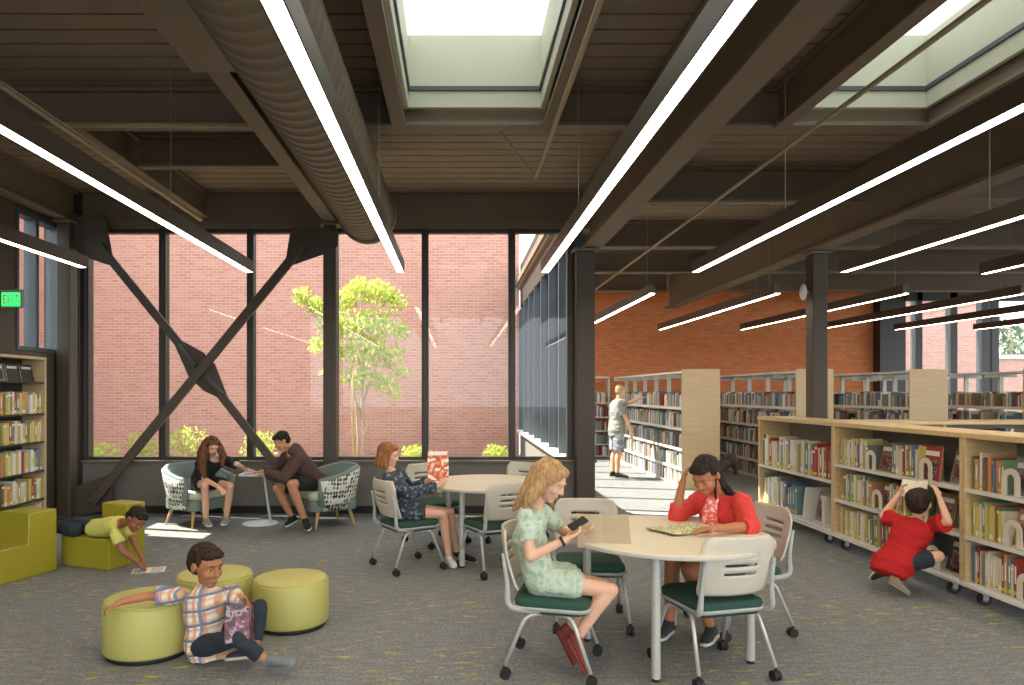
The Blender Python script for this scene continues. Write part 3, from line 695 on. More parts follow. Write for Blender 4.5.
# side table with disc base
st_ = thing('side_table', 'small white side table with slanted stem between the two armchairs', 'table', (-2.42, 8.62, 0))
m = M(); m.lathe([(.215, 0), (.22, .004), (.21, .012), (.02, .016)], n=36); m.build('disc_base', 'white_sill', st_)
m = M(); m.cyl((.14, -.05, .012), (.05, -.02, .60), .018, n=12); m.build('stem', 'tube_silver', st_)
m = M(); m.prism(rrect(.235, .17, .05), 'z', .60, .622); m.build('tabletop', 'white_sill', st_, bevel=.004)
m = M(); m.cyl((0.05, -.02, .585), (.05, -.02, .6), .05, n=12); m.build('mount_plate', 'tube_silver', st_)
# ================================================================== SHELVES
bkm = {}
SPINES = {'cream': (214, 204, 176), 'yellow': (204, 190, 112), 'red': (166, 62, 54), 'blue': (104, 122, 150), 'gray': (128, 128, 124), 'green': (120, 142, 104), 'orange': (200, 138, 92), 'black': (48, 46, 46), 'white': (226, 222, 210), 'brown': (128, 102, 78), 'teal': (112, 146, 146), 'tan': (190, 160, 112), 'pink': (200, 128, 128)}
for k, c in SPINES.items(): mat('cover_'+k, c, .45, 0, .06, 6)
mat('sticker_yellow', (206, 196, 60), .6); mat('sticker_white', (232, 230, 222), .6)
def book_mesh(color, kind):
    key = (color, kind)
    if key in bkm: return bkm[key]
    m = M()      # unit book: spine at x=0 facing -X, thickness along Y 0..1, height Z 0..1, depth X 0..1
    m.box(0, .03, 0, 1, 0, 1, 0); m.box(.03, 1, 0, .09, 0, 1, 0); m.box(.03, 1, .91, 1, 0, 1, 0); m.box(.03, .975, .09, .91, .02, .98, 1)
    if kind == 1: m.box(-.004, .0, .04, .96, .06, .16, 2); m.box(-.004, 0, .3, .7, .35, .8, 3)
    elif kind == 2: m.box(-.004, .0, .0, 1, .05, .13, 2); m.box(-.004, 0, .0, 1, .82, .9, 3)
    elif kind == 3: m.box(-.004, 0, .1, .9, .06, .2, 3); m.box(-.004, 0, .36, .64, .3, .62, 2)
    bkm[key] = m.mesh('book', ['cover_'+color, 'page_white', 'sticker_yellow', 'sticker_white']); return bkm[key]
ordn = lambda n: str(n)+('th' if 10 <= n % 100 <= 20 else {1: 'st', 2: 'nd', 3: 'rd'}.get(n % 10, 'th'))
def book(color, kind, loc, th, dp, h, label, group, rz=0, tilt=0, name='book'):
    o = bpy.data.objects.new(name, book_mesh(color, kind)); COL.objects.link(o)
    o.scale = (dp, th, h); o.rotation_euler = (tilt, 0, rz); o.location = loc
    return tag(o, label, 'book', group)
def size_word(th, h, hh): return ('thick ' if th > .034 else 'thin ' if th < .019 else '')+('tall ' if h > hh*1.04 else 'short ' if h < hh*.9 else '')
def book_row(x, y0, y1, z, hh, pal, where, group, thr=(.016, .04), lean=0, start=0, hv=.14):
    """books with spines facing -X, laid from y0 (the left end in the photo, far) towards y1 (near)"""
    y = y0; k = start
    while True:
        th = random.uniform(*thr); h = hh*random.uniform(1-hv, 1+hv*.6); c = random.choice(pal)
        if y-th < y1: break
        tl = 0
        k += 1
        lab = (size_word(th, h, hh)+c+' book, '+ordn(k)+' from left on '+where).strip()
        book(c, random.choice((0, 1, 1, 2, 3)), (x+random.uniform(0, .02), y-th, z), th-.001, min(.2, h*.72), h, lab, group)
        y -= th+random.choice((0, 0, 0, .003))
    if lean:
        th = .02; h = hh*.95
        o = book(random.choice(pal), 1, (x+.01, y-.055-.09, z+.004), th, min(.2, h*.72), h, 'book leaning at the right end of the first group on '+where, group, tilt=-.3); y -= .15
    return y, k
def bookend(x, y, z, label, h=.19, w=.15):
    """arch-shaped bookend facing -X"""
    m = M(); n = 14; pts_o = []; pts_i = []
    for i in range(n+1):
        a = PI*i/n; pts_o.append((-math.cos(a)*w/2, h-w/2+math.sin(a)*w/2)); pts_i.append((-math.cos(a)*w/4.2, h-w/2+math.sin(a)*w/4.2))
    pts_o = [(-w/2, 0)]+pts_o+[(w/2, 0)]; pts_i = [(-w/4.2, 0)]+pts_i+[(w/4.2, 0)]
    for a, b, c, d in zip(pts_o, pts_o[1:], pts_i, pts_i[1:]):
        m.prism([a, b, d, c], 'x', 0, .012)
    m.box(0, .12, -w/2, w/2, 0, .004)
    t = m.build('arch_bookend', 'bookend_cream'); t.location = (x, y, z); tag(t, label, 'bookend', 'arch bookends on the low bookcases'); return t
def display_book(color, x, y, z, w, h, label, tilt=.2, art=None):
    m = M(); m.box(0, .004, -w/2, w/2, 0, h, 0); m.box(.004, .014, -w/2+.004, w/2-.002, .003, h-.003, 1); m.box(.014, .018, -w/2, w/2, 0, h, 0)
    m.box(-.0015, 0, -w*.36, w*.36, h*.12, h*.62, 2); m.box(-.0015, 0, -w*.4, w*.4, h*.72, h*.86, 3)
    t = m.build('display_book', ['cover_'+color, 'page_white', art or 'comic_cover', 'sticker_white']); t.location = (x, y, z); t.rotation_euler = (0, tilt, 0)
    return tag(t, label, 'book', 'books facing out on the low bookcases')
XF = 3.95; XBK = 4.38; ZT = 1.305
def low_case(y0, y1, shelves, label, left_end):
    """y0 > y1 ; face at XF"""
    t = thing('rolling_bookcase', label, 'bookcase', (XF, (y0+y1)/2, 0), 0, 'rolling low bookcases'); c = (y0+y1)/2; h = (y0-y1)/2
    d = XBK-XF
    m = M(); m.box(-.012, d+.01, -h, h, ZT-.045, ZT); m.build('top', 'maple_edge', t, bevel=.006)
    for sy in (-1, 1):
        m = M(); a = sy*(h-.016); m.box(0, d, a-.016, a+.016, .14, ZT-.045); m.build('side_panel', 'maple_edge', t, bevel=.003)
    m = M(); m.box(d-.03, d-.01, -h+.032, h-.032, .16, ZT-.045); m.build('back_panel', 'shelf_back', t)
    m = M(); m.box(-.03, d, -h, h, .115, .14); m.build('base_rail', 'shelf_white', t, bevel=.005)
    for z in shelves:
        m = M(); m.box(-.005, d-.03, -h+.032, h-.032, z-.022, z); m.box(-.01, -.004, -h+.032, h-.032, z-.026, z+.006); m.build('shelf', 'shelf_white', t)
    for yy in (-h+.16, h-.16):
        for xx in (.05, d-.06):
            m = M(); m.box(xx-.025, xx+.035, yy-.02, yy+.02, .085, .115); m.box(xx-.02, xx+.02, yy-.022, yy-.017, .045, .09); m.box(xx-.02, xx+.02, yy+.017, yy+.022, .045, .09); cs = m.build('caster', 'tube_silver', t)
            m = M(); m.cyl((xx, yy-.014, .05), (xx, yy+.014, .05), .05, n=20, mi=0); m.cyl((xx, yy-.016, .05), (xx, yy+.016, .05), .024, n=14, mi=1); m.build('wheel', ['rubber_black', 'wheel_gray'], cs)
    return t
case1 = low_case(9.18, 7.36, (.17, .68), 'leftmost rolling bookcase, two rows of large books, far end near the square post', 1)
case2 = low_case(7.355, 5.475, (.15, .505, .87), 'middle rolling bookcase that the crouching boy in red is browsing', 0)
case3 = low_case(5.47, 3.62, (.15, .505, .87), 'rightmost rolling bookcase, cut by the right edge of the photo', 0)
PALE = ['cream', 'cream', 'white', 'tan', 'yellow', 'cream', 'gray', 'white', 'green', 'red', 'blue', 'cream', 'tan']
MIXP = ['cream', 'yellow', 'tan', 'blue', 'green', 'orange', 'red', 'gray', 'white', 'teal', 'cream', 'yellow', 'brown']
xb = XF+.03
n1 = 'upper shelf of leftmost rolling bookcase'; g1 = 'large books on the upper shelf of the leftmost rolling bookcase'
y, k = book_row(xb, 9.12, 7.85, .682, .36, PALE, n1, g1, (.034, .06))
y, k = book_row(xb, y, 7.40, .682, .35, ['red', 'cream', 'red', 'white', 'brown'], n1, g1, (.03, .055), start=k)
n2 = 'lower shelf of leftmost rolling bookcase'; g2 = 'large books on the lower shelf of the leftmost rolling bookcase'
y, k = book_row(xb, 9.12, 8.52, .172, .37, PALE[:8]+['gray'], n2, g2, (.032, .055))
y, k = book_row(xb, y, 8.22, .172, .34, ['blue', 'gray', 'black', 'teal'], n2, g2, (.034, .055), start=k)
for (yy, z, cs_) in ((8.05, .172, 'lower shelf of the leftmost rolling bookcase'), (7.62, .172, 'lower shelf of the leftmost rolling bookcase, right end')):
    m = M(); m.prism([(0, 0), (.02, 0), (-.05, .36), (-.07, .36)] if yy > 8 else [(0, 0), (.02, 0), (.02, .3), (0, .3)], 'x', 0, .30)
    m.box(0, .3, -.07, .07, 0, .006)
    o = m.build('slanted_divider', 'shelf_white', bevel=.003); o.location = (xb, yy, z); tag(o, 'white divider plate on the '+cs_, 'divider')
display_book('gray', xb+.1, 7.86, .172, .25, .33, 'gray picture book facing out on the lower shelf of the leftmost rolling bookcase', .2)
# case 2
for (z, row, plan) in ((.872, 'top', [(7.30, 6.78, PALE, (.019, .038)), (6.42, 6.0, ['blue', 'teal', 'orange', 'yellow', 'cream', 'red', 'green', 'gray'], (.019, .038))]),
                       (.507, 'middle', [(7.30, 6.72, MIXP, (.019, .038)), (6.46, 6.12, MIXP, (.02, .038))]),
                       (.152, 'bottom', [(7.30, 6.10, ['yellow', 'cream', 'tan', 'yellow', 'white', 'blue', 'green', 'brown'], (.019, .038))])):
    w_ = '%s shelf of middle rolling bookcase' % row; g_ = 'books on '+w_; k = 0
    for (a, b, pal, thr) in plan: y, k = book_row(xb, a, b, z, .265, pal, w_, g_, thr, start=k, lean=0)
bookend(xb-.015, 6.72, .872, 'cream arch bookend left of the middle of the top shelf, middle rolling bookcase')
display_book('brown', xb+.05, 6.60, .872, .2, .27, 'brown picture book facing out behind the left arch bookend on the top shelf')
bookend(xb-.015, 5.93, .872, 'cream arch bookend in front of the bright red book on the top shelf')
display_book('red', xb+.03, 5.95, .872, .24, .29, 'bright red picture book facing out on the top shelf of the middle rolling bookcase', .12)
display_book('gray', xb+.1, 5.70, .872, .2, .27, 'gray picture book facing out by the right end of the top shelf, middle bookcase')
bookend(xb-.015, 6.62, .507, 'cream arch bookend left of the crouching boy, middle shelf')
display_book('brown', xb+.05, 6.58, .507, .2, .26, 'brown book facing out behind the arch bookend left of the crouching boy')
bookend(xb-.015, 5.98, .507, 'cream arch bookend just right of the crouching boy, middle shelf')
display_book('brown', xb+.08, 5.86, .507, .22, .27, 'brown and red book facing out right of the crouching boy, middle shelf')
bookend(xb-.015, 5.84, .152, 'cream arch bookend by the knee of the crouching boy, bottom shelf')
display_book('black', xb+.08, 5.70, .152, .24, .28, 'black book facing out by the knee of the crouching boy, bottom shelf', .25)
# case 3
for (z, row, a, b, pal) in ((.872, 'top', 5.41, 5.10, MIXP), (.507, 'middle', 5.41, 5.08, MIXP), (.152, 'bottom', 5.41, 4.98, MIXP)):
    w_ = '%s shelf of rightmost rolling bookcase' % row; book_row(xb, a, b, z, .265, pal, w_, 'books on '+w_, (.017, .034))
bookend(xb-.015, 5.02, .872, 'cream arch bookend on the top shelf of the rightmost rolling bookcase', .2, .16)
display_book('gray', xb+.06, 5.0, .872, .24, .28, 'gray book facing out on the top shelf of the rightmost rolling bookcase')
bookend(xb-.015, 5.00, .507, 'cream arch bookend on the middle shelf of the rightmost rolling bookcase', .2, .16)
display_book('orange', xb+.06, 4.96, .507, .26, .27, 'orange and brown book facing out on the middle shelf of the rightmost bookcase')
bookend(xb-.015, 4.88, .152, 'cream arch bookend on the bottom shelf of the rightmost rolling bookcase', .2, .16)
display_book('green', xb+.06, 4.84, .152, .26, .28, 'green book facing out on the bottom shelf of the rightmost rolling bookcase')
# low bookcase behind, facing us
t = thing('low_bookcase', 'low bookcase behind the rolling ones, only its top row visible at right', 'bookcase', (6.3, 8.3, 0))
m = M(); m.box(-1.85, 1.75, -.16, .25, 1.24, 1.285); m.build('top', 'maple_edge', t, bevel=.005)
for x in (-1.83, -.62, .58, 1.73):
    m = M(); m.box(x-.016, x+.016, -.15, .24, 0, 1.24); m.build('side_panel', 'maple_edge', t)
m = M(); m.box(-1.8, 1.7, .2, .22, .06, 1.24); m.build('back_panel', 'shelf_back', t)
for z in (.08, .45, .84):
    m = M(); m.box(-1.8, 1.7, -.14, .2, z, z+.025); m.build('shelf', 'shelf_white', t)
k = 0
for (a, b) in ((4.52, 4.9), (5.75, 6.05), (6.2, 6.5), (6.95, 7.4)):
    x = a
    while x < b:
        th = random.uniform(.02, .04); k += 1; c = random.choice(MIXP)
        book(c, 1, (x, 8.17, .866), th, .2, random.uniform(.24, .33), size_word(th, .3, .3)+c+' book, '+ordn(k)+' from the left on the low bookcase behind', 'books on the low bookcase behind', rz=PI/2); x += th+.002
# dark bookcase on the left wall
LX = -4.88
t = thing('wall_bookcase', 'tall dark bookcase of colourful books along the left wall', 'bookcase', (LX, 7.1, 0))
h = 1.22
m = M(); m.box(-.28, 0, -h, h, 2.0, 2.03); m.build('top', 'light_wood', t)
for a in (-h, 0.1, h-.03):
    m = M(); m.box(-.28, 0, a, a+.03, 0, 2.0); m.build('side_panel', 'light_wood', t)
m = M(); m.box(-.29, -.27, -h+.03, h-.03, 0, 2.0); m.build('back_panel', 'shelf_dark', t)
LZ = (.07, .37, .70, 1.04, 1.37, 1.74)
for z in LZ:
    m = M(); m.box(-.27, -.005, -h+.03, h-.03, z-.02, z); m.build('shelf', 'shelf_dark', t)
LP = ['yellow', 'cream', 'orange', 'cream', 'blue', 'yellow', 'white', 'tan', 'gray', 'brown', 'yellow', 'tan', 'red', 'white']
for z, row in zip(LZ[:5], ('bottom', 'fifth', 'fourth', 'third', 'second')):
    y = 8.27; k = 0; hh = .24
    while y > 7.5:
        th = random.uniform(.032, .056); c = random.choice(LP); k += 1
        if k % 9 == 6: y -= .05
        bh = hh*random.uniform(.88, 1.08)
        # spine faces +X: rotate half a turn
        book(c, random.choice((0, 1, 2, 3)), (LX-.03, y, z), th-.001, .17, bh, (size_word(th, bh, hh)+c+' book, '+ordn(k)+' from right on '+row+' shelf of dark wall bookcase').strip(), 'books on the %s shelf of the dark wall bookcase' % row, rz=PI)
        y -= th+.001
for y, c in ((8.12, 'black'), (7.86, 'black'), (7.6, 'gray')):
    o = display_book(c, LX-.09, y, 1.742, .22, .2, {8.12: 'dark book facing out at the right end of the highest shelf, wall bookcase', 7.86: 'dark book facing out second from the right on the highest shelf, wall bookcase', 7.6: 'gray book facing out at the left on the highest shelf, wall bookcase'}[y]); o.data.materials[2] = MATS['cover_black']; o.rotation_euler = (0, .2, PI); o['group'] = 'books facing out on the wall bookcase'
# ------------------------------------------------------------------ tall white double-sided stacks
far = M(); FC = list(SPINES)
def tall_stack(x0, x1, y0, y1, label, fill=True):
    t = thing('library_stack', label, 'bookcase', ((x0+x1)/2, y0, 0), 0, 'tall white double-sided book stacks'); hw = (x1-x0)/2; L = y1-y0
    m = M(); m.box(-hw, hw, 0, .03, 0, 2.0); m.build('end_panel', 'light_wood', t, bevel=.004)
    m = M(); m.box(-hw+.01, hw-.01, .03, L, 1.94, 1.97); m.build('canopy', 'shelf_white', t)
    nb = int(round(L/.92)); b = L/nb
    for k in range(nb+1):
        yy = min(.05+k*b, L-.02)
        m = M(); m.box(-.035, .035, yy-.02, yy+.02, 0, 1.94); m.box(-hw+.02, hw-.02, yy-.008, yy+.008, 1.88, 1.94)
        for z in SZ: m.box(-hw+.02, hw-.02, yy-.006, yy+.006, z-.0, z+.12)
        m.build('upright', 'shelf_white', t)
    for z in SZ:
        m = M(); m.box(-hw+.015, -.04, .05, L, z-.025, z); m.box(.04, hw-.015, .05, L, z-.025, z); m.box(-hw+.01, -hw+.016, .05, L, z-.04, z+.01); m.build('shelf', 'shelf_white', t)
        for side in (-1, 1):
            yy = y0+.08
            while yy < y1-.1:
                if random.random() < .06: yy += random.uniform(.05, .22); continue
                th = random.uniform(.02, .045); h = random.uniform(.19, .27); xa = (x0+x1)/2+side*(hw-.03); xc = xa-side*.17
                ci = random.choice([0, 8, 8, 4, 4, 3, 11, 7, 8, 4, 9, 10, 8, 0, 5, 2, 3])
                far.box(min(xa, xc), max(xa, xc), yy, yy+th-.002, z+.001, z+h, ci); yy += th
    m = M(); m.box(-hw+.01, hw-.01, .03, L, 0, .02); m.build('base', 'shelf_white', t)
SZ = (.05, .34, .67, 1.01, 1.36)
tall_stack(3.73, 4.36, 11.6, 16.7, 'tall white book stack with wood end panel beside the standing man')
tall_stack(5.62, 6.24, 11.6, 16.7, 'tall white book stack just left of the square post')
tall_stack(7.50, 8.14, 11.6, 16.7, 'tall white book stack with wood end panel right of the square post')
tall_stack(9.40, 10.02, 11.6, 16.7, 'tall white book stack at the right edge in front of the far windows')
t = thing('wall_stack', 'tall white bookcase against the brick wall behind the standing man', 'bookcase', (2.95, 17.4, 0))
for x in (-.8, 0, .8):
    m = M(); m.box(x-.015, x+.015, -.15, .2, 0, 2.0); m.build('upright', 'shelf_white', t)
m = M(); m.box(-.82, .82, -.15, .2, 1.96, 2.0); m.build('top', 'shelf_white', t)
for z in SZ:
    m = M(); m.box(-.8, .8, -.15, .2, z-.025, z); m.build('shelf', 'shelf_white', t)
    x = 2.18
    while x < 3.7:
        th = random.uniform(.02, .045); h = random.uniform(.2, .28)
        far.box(x, x+th-.002, 17.27, 17.5, z+.001, z+h, random.choice([4, 7, 3, 10, 9, 8, 2, 0])); x += th+(.1 if random.random() < .05 else 0)
fo = far.build('library_books', ['cover_'+c for c in FC], fixn=False)
tag(fo, 'rows of small books filling the tall white stacks in the background', 'books', None, 'stuff')
# ================================================================== PEOPLE
def skin(name, rgb): 
    t = NT(name); t.b.inputs['Base Color'].default_value = lin(rgb)+(1,); t.b.inputs['Roughness'].default_value = .5
    t.b.inputs['Subsurface Weight'].default_value = .08; t.b.inputs['Subsurface Radius'].default_value = (.02, .008, .005); MATS[name] = t.m
skin('skin_fair', (226, 176, 146)); skin('skin_tan', (198, 142, 108)); skin('skin_brown', (150, 98, 70)); skin('skin_warm', (176, 116, 80))
def hairm(name, a, b, sc=(60, 60, 7)):
    t = NT(name); n = t.noise(t.coord(sc), 1.0, 4, .6)
    t.l(t.ramp(n, [(.3, lin(a)), (.7, lin(b))]), t.b.inputs['Base Color']); t.b.inputs['Roughness'].default_value = .6; t.b.inputs['Specular IOR Level'].default_value = .2
    t.bump(n, .6, .006); MATS[name] = t.m
hairm('hair_blonde', (132, 96, 60), (204, 166, 116)); hairm('hair_black', (22, 18, 16), (52, 42, 36)); hairm('hair_brown', (62, 38, 24), (128, 84, 50), (40, 40, 20))
hairm('hair_auburn', (110, 66, 36), (168, 112, 66)); hairm('hair_dark', (30, 22, 18), (64, 48, 36)); hairm('hair_sandy', (150, 126, 96), (190, 168, 132))
mat('eye_white', (230, 226, 220), .3); mat('eye_dark', (40, 28, 22), .2); mat('lip_rose', (176, 100, 88), .5)
def cloth(name, rgb, bs=26, b=.35): mat(name, rgb, .9, 0, .1, 10, b, bs)
cloth('cloth_red', (184, 30, 32)); cloth('cloth_coral', (212, 66, 60)); cloth('cloth_black', (38, 38, 42)); cloth('cloth_navy', (42, 50, 58)); cloth('cloth_brown', (84, 64, 56)); cloth('cloth_yellow', (204, 202, 106))
cloth('cloth_gray', (142, 146, 136)); cloth('cloth_darkgray', (56, 58, 62)); cloth('shoe_red', (136, 66, 56)); cloth('shoe_sand', (160, 148, 122)); cloth('shoe_gray', (120, 122, 122)); cloth('sock_white', (210, 210, 206))
mat('sole_white', (214, 210, 200), .6)
V = Vector
def frame(f, up):
    f = V(f).normalized(); r = f.cross(V(up)).normalized(); u = r.cross(f).normalized()
    return Matrix((r, f, u)).transposed().to_quaternion()      # local x = right, y = forward, z = up
def hand(m, w, d, n, side, s, curl=.5):
    """w wrist, d finger direction, n palm normal (towards what it holds), side +1: thumb on d x n side"""
    d = V(d).normalized(); n = (V(n)-d*V(n).dot(d)).normalized(); x = d.cross(n)*side; s *= 1.0
    q = Matrix((x, d, -n)).transposed()
    if q.determinant() < 0: q = Matrix((-x, d, -n)).transposed()
    q = q.to_quaternion()
    c = w+d*.048*s
    m.ell(c, (.038*s, .052*s, .016*s), q, 14, 9); m.ell(w+d*.078*s, (.038*s, .018*s, .013*s), q)
    m.cap(w-d*.01, w+d*.02*s, .024*s, .026*s)
    for i, (o, L) in enumerate(((.029, .068), (.010, .078), (-.010, .072), (-.028, .056))):
        p = w+d*.085*s+x*o*s; ang = curl*.6; dd = d; r = .0088*s
        for k, fr in enumerate((.45, .32, .26)):
            dd = (d*math.cos(ang)+n*math.sin(ang)+x*o*1.5).normalized(); e = p+dd*L*fr*s; m.cap(p, e, r, r*.92, 8); p = e; r *= .92; ang += curl
    p = w+d*.025*s+x*.028*s; a = (x*.8+d*.7+n*.3).normalized(); e = p+a*.036*s; m.cap(p, e, .0125*s, .0105*s, 8)
    a2 = (d*.9+n*.5*(.4+curl)+x*.15).normalized(); e2 = e+a2*.03*s; m.cap(e, e2, .0102*s, .009*s, 8)
def shoe(root, an, toe, kn, s, mt, sole='sole_white', name='shoe', h0=.072):
    d = (toe-an); up = (kn-an).normalized(); 
    u = up-d.normalized()*up.dot(d.normalized()); u = u.normalized()
    base = an-u*h0*s; tp = toe-u*.0; dv = (tp-base); d = (dv-u*dv.dot(u)*.0).normalized(); u = (u-d*u.dot(d)).normalized(); x = d.cross(u)
    L = .25*s; heel = tp-d*L*.98
    rings = []
    for t_, w_, h_ in ((0, .020, .022), (.05, .031, .036), (.2, .034, .044), (.38, .035, .040), (.55, .039, .030), (.75, .044, .024), (.92, .036, .018), (1, .018, .010)):
        rings.append((heel+d*L*t_+u*(h_*s+.012*s), x, u, w_*s, h_*s))
    m = M(); m.loft(rings, 16); m.solid(an-u*.03*s, an+up*.03*s, .040*s, .037*s)
    o = remesh(m, name, mt, root, .006, 3)
    m = M(); m.loft([(heel+d*L*t_+u*.010*s, x, u, w_*s*1.06, .012*s) for t_, w_ in ((-.01, .022), (.05, .032), (.2, .035), (.4, .034), (.6, .039), (.78, .044), (.92, .037), (1.01, .018))], 16)
    so_ = m.build('sole', sole, o, fixn=False); return o
def person(label, J, s, f, pf, face, skinm, top, bottom, shoes, hair, build=1.0, handL=None, handR=None, vox=.0065, fup=(0, 0, 1), hs=1.0):
    J = {k: V(v) for k, v in J.items()}
    base = V((J['pel'].x, J['pel'].y, 0)); root = thing('person', label, 'person', base)
    B = build; up = (J['neck']-J['pel']).normalized(); f = V(f).normalized(); r = f.cross(up).normalized(); pf = V(pf).normalized()
    pr = pf.cross(V((0, 0, 1))).normalized()
    nk, ch, pe, hd = J['neck'], J['chest'], J['pel'], J['head']
    hq = frame(face, fup)
    for side, sg in (('R', 1), ('L', -1)):
        if 'sh'+side not in J: J['sh'+side] = nk-up*.045*s+r*sg*.165*s*B
        if 'hip'+side not in J: J['hip'+side] = pe+pr*sg*.085*s-up*.02*s
    def torso(off, z0=-.06, neckring=True, hem=1.0):
        R = []
        segs = []
        d0 = (ch-pe).normalized(); fw = lambda ax: (ax.cross(d0)) 
        def ring(c, ax, a, b): 
            fwd = up.cross(ax).normalized(); R.append((c, ax, fwd, a*s*B+off, b*s*B+off))
        ring(pe+d0*z0*s*1.3, pr, .125*hem, .095*hem); ring(pe+d0*z0*s*.3, pr, .158*hem, .112*hem); ring(pe+d0*.05*s, pr, .152, .108)
        mid = (pe+ch)/2; ring(mid, (pr+r).normalized(), .130, .094); ring(ch, r, .150, .108); ring(ch*.45+(nk)*.55-up*.0, r, .155, .098)
        ring(nk-up*.035*s, r, .125, .078); ring(nk-up*.005*s, r, .075, .062)
        return R
    b = M(); b.loft(torso(0)+[(nk+up*.015*s, r, up.cross(r), .052*s, .052*s)], 20)
    b.cap(nk-up*.01*s, hd-hq@V((0, .02, .05))*s, .052*s, .046*s)
    for sd in 'RL':
        sh, el, wr, hp, kn, an, to = (J[k+sd] for k in ('sh', 'el', 'wr', 'hip', 'kn', 'an', 'to'))
        b.cap(sh, el, .050*s*B, .037*s*B); mid = el.lerp(wr, .3); b.cap(el, mid, .037*s*B, .037*s*B); b.cap(mid, wr, .037*s*B, .025*s)
        b.cap(hp, kn, .080*s*B, .052*s*B); mid = kn.lerp(an, .32); bk = -(to-an).normalized()*.012*s
        b.cap(kn, mid+bk, .050*s*B, .054*s*B); b.cap(mid+bk, an, .054*s*B, .034*s)
        b.ell(kn, .054*s*B)
        h = handR if sd == 'R' else handL
        if h: hand(b, wr, h[0], h[1], h[2], s*.98, h[3])
    bs = s; s = hs
    def H(x, y, z): return hd+hq@(V((x, y, z))*s)
    def he(c, r_, ex=None): b.ell(H(*c), tuple(v*s for v in r_), hq, 18, 13)
    he((0, -.008, .028), (.072, .090, .082)); he((0, .030, -.035), (.054, .058, .068)); he((0, .062, -.086), (.026, .022, .020)); he((0, .068, .028), (.050, .020, .016))
    b.cap(H(0, .084, .010), H(0, .099, -.022), .008*s, .0115*s, 8); he((.011, .090, -.026), (.007, .008, .006)); he((-.011, .090, -.026), (.007, .008, .006))
    for sg in (1, -1): he((sg*.073, -.008, -.002), (.009, .019, .030)); he((sg*.036, .058, -.025), (.022, .026, .024)); he((sg*.030, .071, .016), (.017, .012, .0085)); he((sg*.030, .069, -.002), (.016, .010, .006))
    he((0, .082, -.058), (.020, .012, .006)); he((0, .080, -.067), (.017, .012, .006))
    body = remesh(b, 'body', skinm, root, vox*s if s < 1 else vox, 2)
    for sg in (1, -1):
        m = M(); m.ell(H(sg*.030, .0685, .0065), (.0115*s, .011*s, .008*s), hq); m.ell(H(sg*.030, .0775, .0055), (.0055*s, .003*s, .0055*s), hq, mi=1)
        m.build('eye', ['eye_white', 'eye_dark'], root, fixn=False).matrix_parent_inverse = Matrix.Translation(-base)
        m = M(); m.tube([H(sg*.014, .088, .026), H(sg*.030, .088, .031), H(sg*.046, .078, .026)], [.002*s, .0034*s, .0015*s], 6)
        m.build('eyebrow', hair[1], root, fixn=False).matrix_parent_inverse = Matrix.Translation(-base)
    m = M(); m.tube([H(-.020, .086, -.060), H(-.008, .093, -.058), H(.008, .093, -.058), H(.020, .086, -.060)], [.002*s, .0045*s, .0045*s, .002*s], 6); m.tube([H(-.017, .086, -.066), H(0, .092, -.068), H(.017, .086, -.066)], [.002*s, .005*s, .002*s], 6)
    m.build('lips', 'lip_rose', root, fixn=False).matrix_parent_inverse = Matrix.Translation(-base)
    # hair
    m = M(); k = hair[0]
    def hh(c, r_): m.ell(H(*c), tuple(v*s for v in r_), hq, 18, 13)
    hh((0, -.022, .040), (.082, .088, .078)); hh((0, .030, .075), (.062, .048, .034)); hh((0, -.05, .0), (.074, .055, .07))
    if k == 'short': hh((0, -.062, -.02), (.06, .035, .045)); hh((.03, .045, .072), (.035, .036, .022)); hh((-.02, .052, .074), (.035, .034, .02))
    if k in ('long', 'curly', 'bob'):
        for sg in (1, -1): m.cap(H(sg*.066, -.01, .04), H(sg*.080, -.02, -.05), .030*s, .026*s); m.cap(H(sg*.05, .05, .078), H(sg*.078, .015, .01), .022*s, .020*s)
        hh((0, -.06, -.03), (.075, .045, .075))
    if k == 'bob':
        for a in range(9): t_ = PI*(a/8)*1.25-PI*.125; m.cap(H(math.cos(t_)*.076, -math.sin(t_)*.07-.015, .0), H(math.cos(t_)*.09, -math.sin(t_)*.085-.01, -.105), .026*s, .018*s)
    for st_ in hair[2:]:
        pts = [V(p) for p in st_[0]]; rr = st_[1]
        for a, c, ra, rb in zip(pts, pts[1:], rr, rr[1:]): m.cap(a, c, ra, rb)
    remesh(m, 'hair', hair[1], root, .006, 2, amp=.007, fr=(38, 38, 14)); s = bs
    # clothes
    def sleeve(m, sd, L, off, flare=.012):
        sh, el, wr = J['sh'+sd], J['el'+sd], J['wr'+sd]
        m.ell(sh, .050*s*B+off)
        if L <= 1:
            e = sh.lerp(el, L); m.solid(sh, e, .054*s*B+off, (.054-.013*L)*s*B+off+flare)
        else:
            m.cap(sh, el, .054*s*B+off, .043*s*B+off); e = el.lerp(wr, L-1); m.solid(el, e, .043*s*B+off, (.043-.014*(L-1))*s*B+off+flare*.5)
    m = M(); off = top.get('off', .012)*s
    m.loft(torso(off, top.get('hem', -.10), hem=top.get('flare', 1.06)), 22)
    for sd in 'RL': sleeve(m, sd, top.get('L'+sd, top['L']), off, top.get('fl', .010)*s)
    for a, c, ra, rb in top.get('extra', []): m.cap(a, c, ra, rb)
    if top.get('skirt'):
        for sd in 'RL': hp, kn = J['hip'+sd], J['kn'+sd]; e = hp.lerp(kn, top['skirt']); m.cap(hp, e.lerp(hp, .15), .088*s+off, .084*s+off); m.solid(hp, e, .088*s+off, .080*s+off+.01)
        c0 = (J['hipR']+J['hipL'])/2; e0 = c0.lerp((J['knR']+J['knL'])/2, top['skirt']*.9); m.solid(c0, e0, .075*s+off, .065*s+off)
    remesh(m, top['name'], top['mat'], root, .0075, 3, amp=.010, fr=(13, 13, 17))
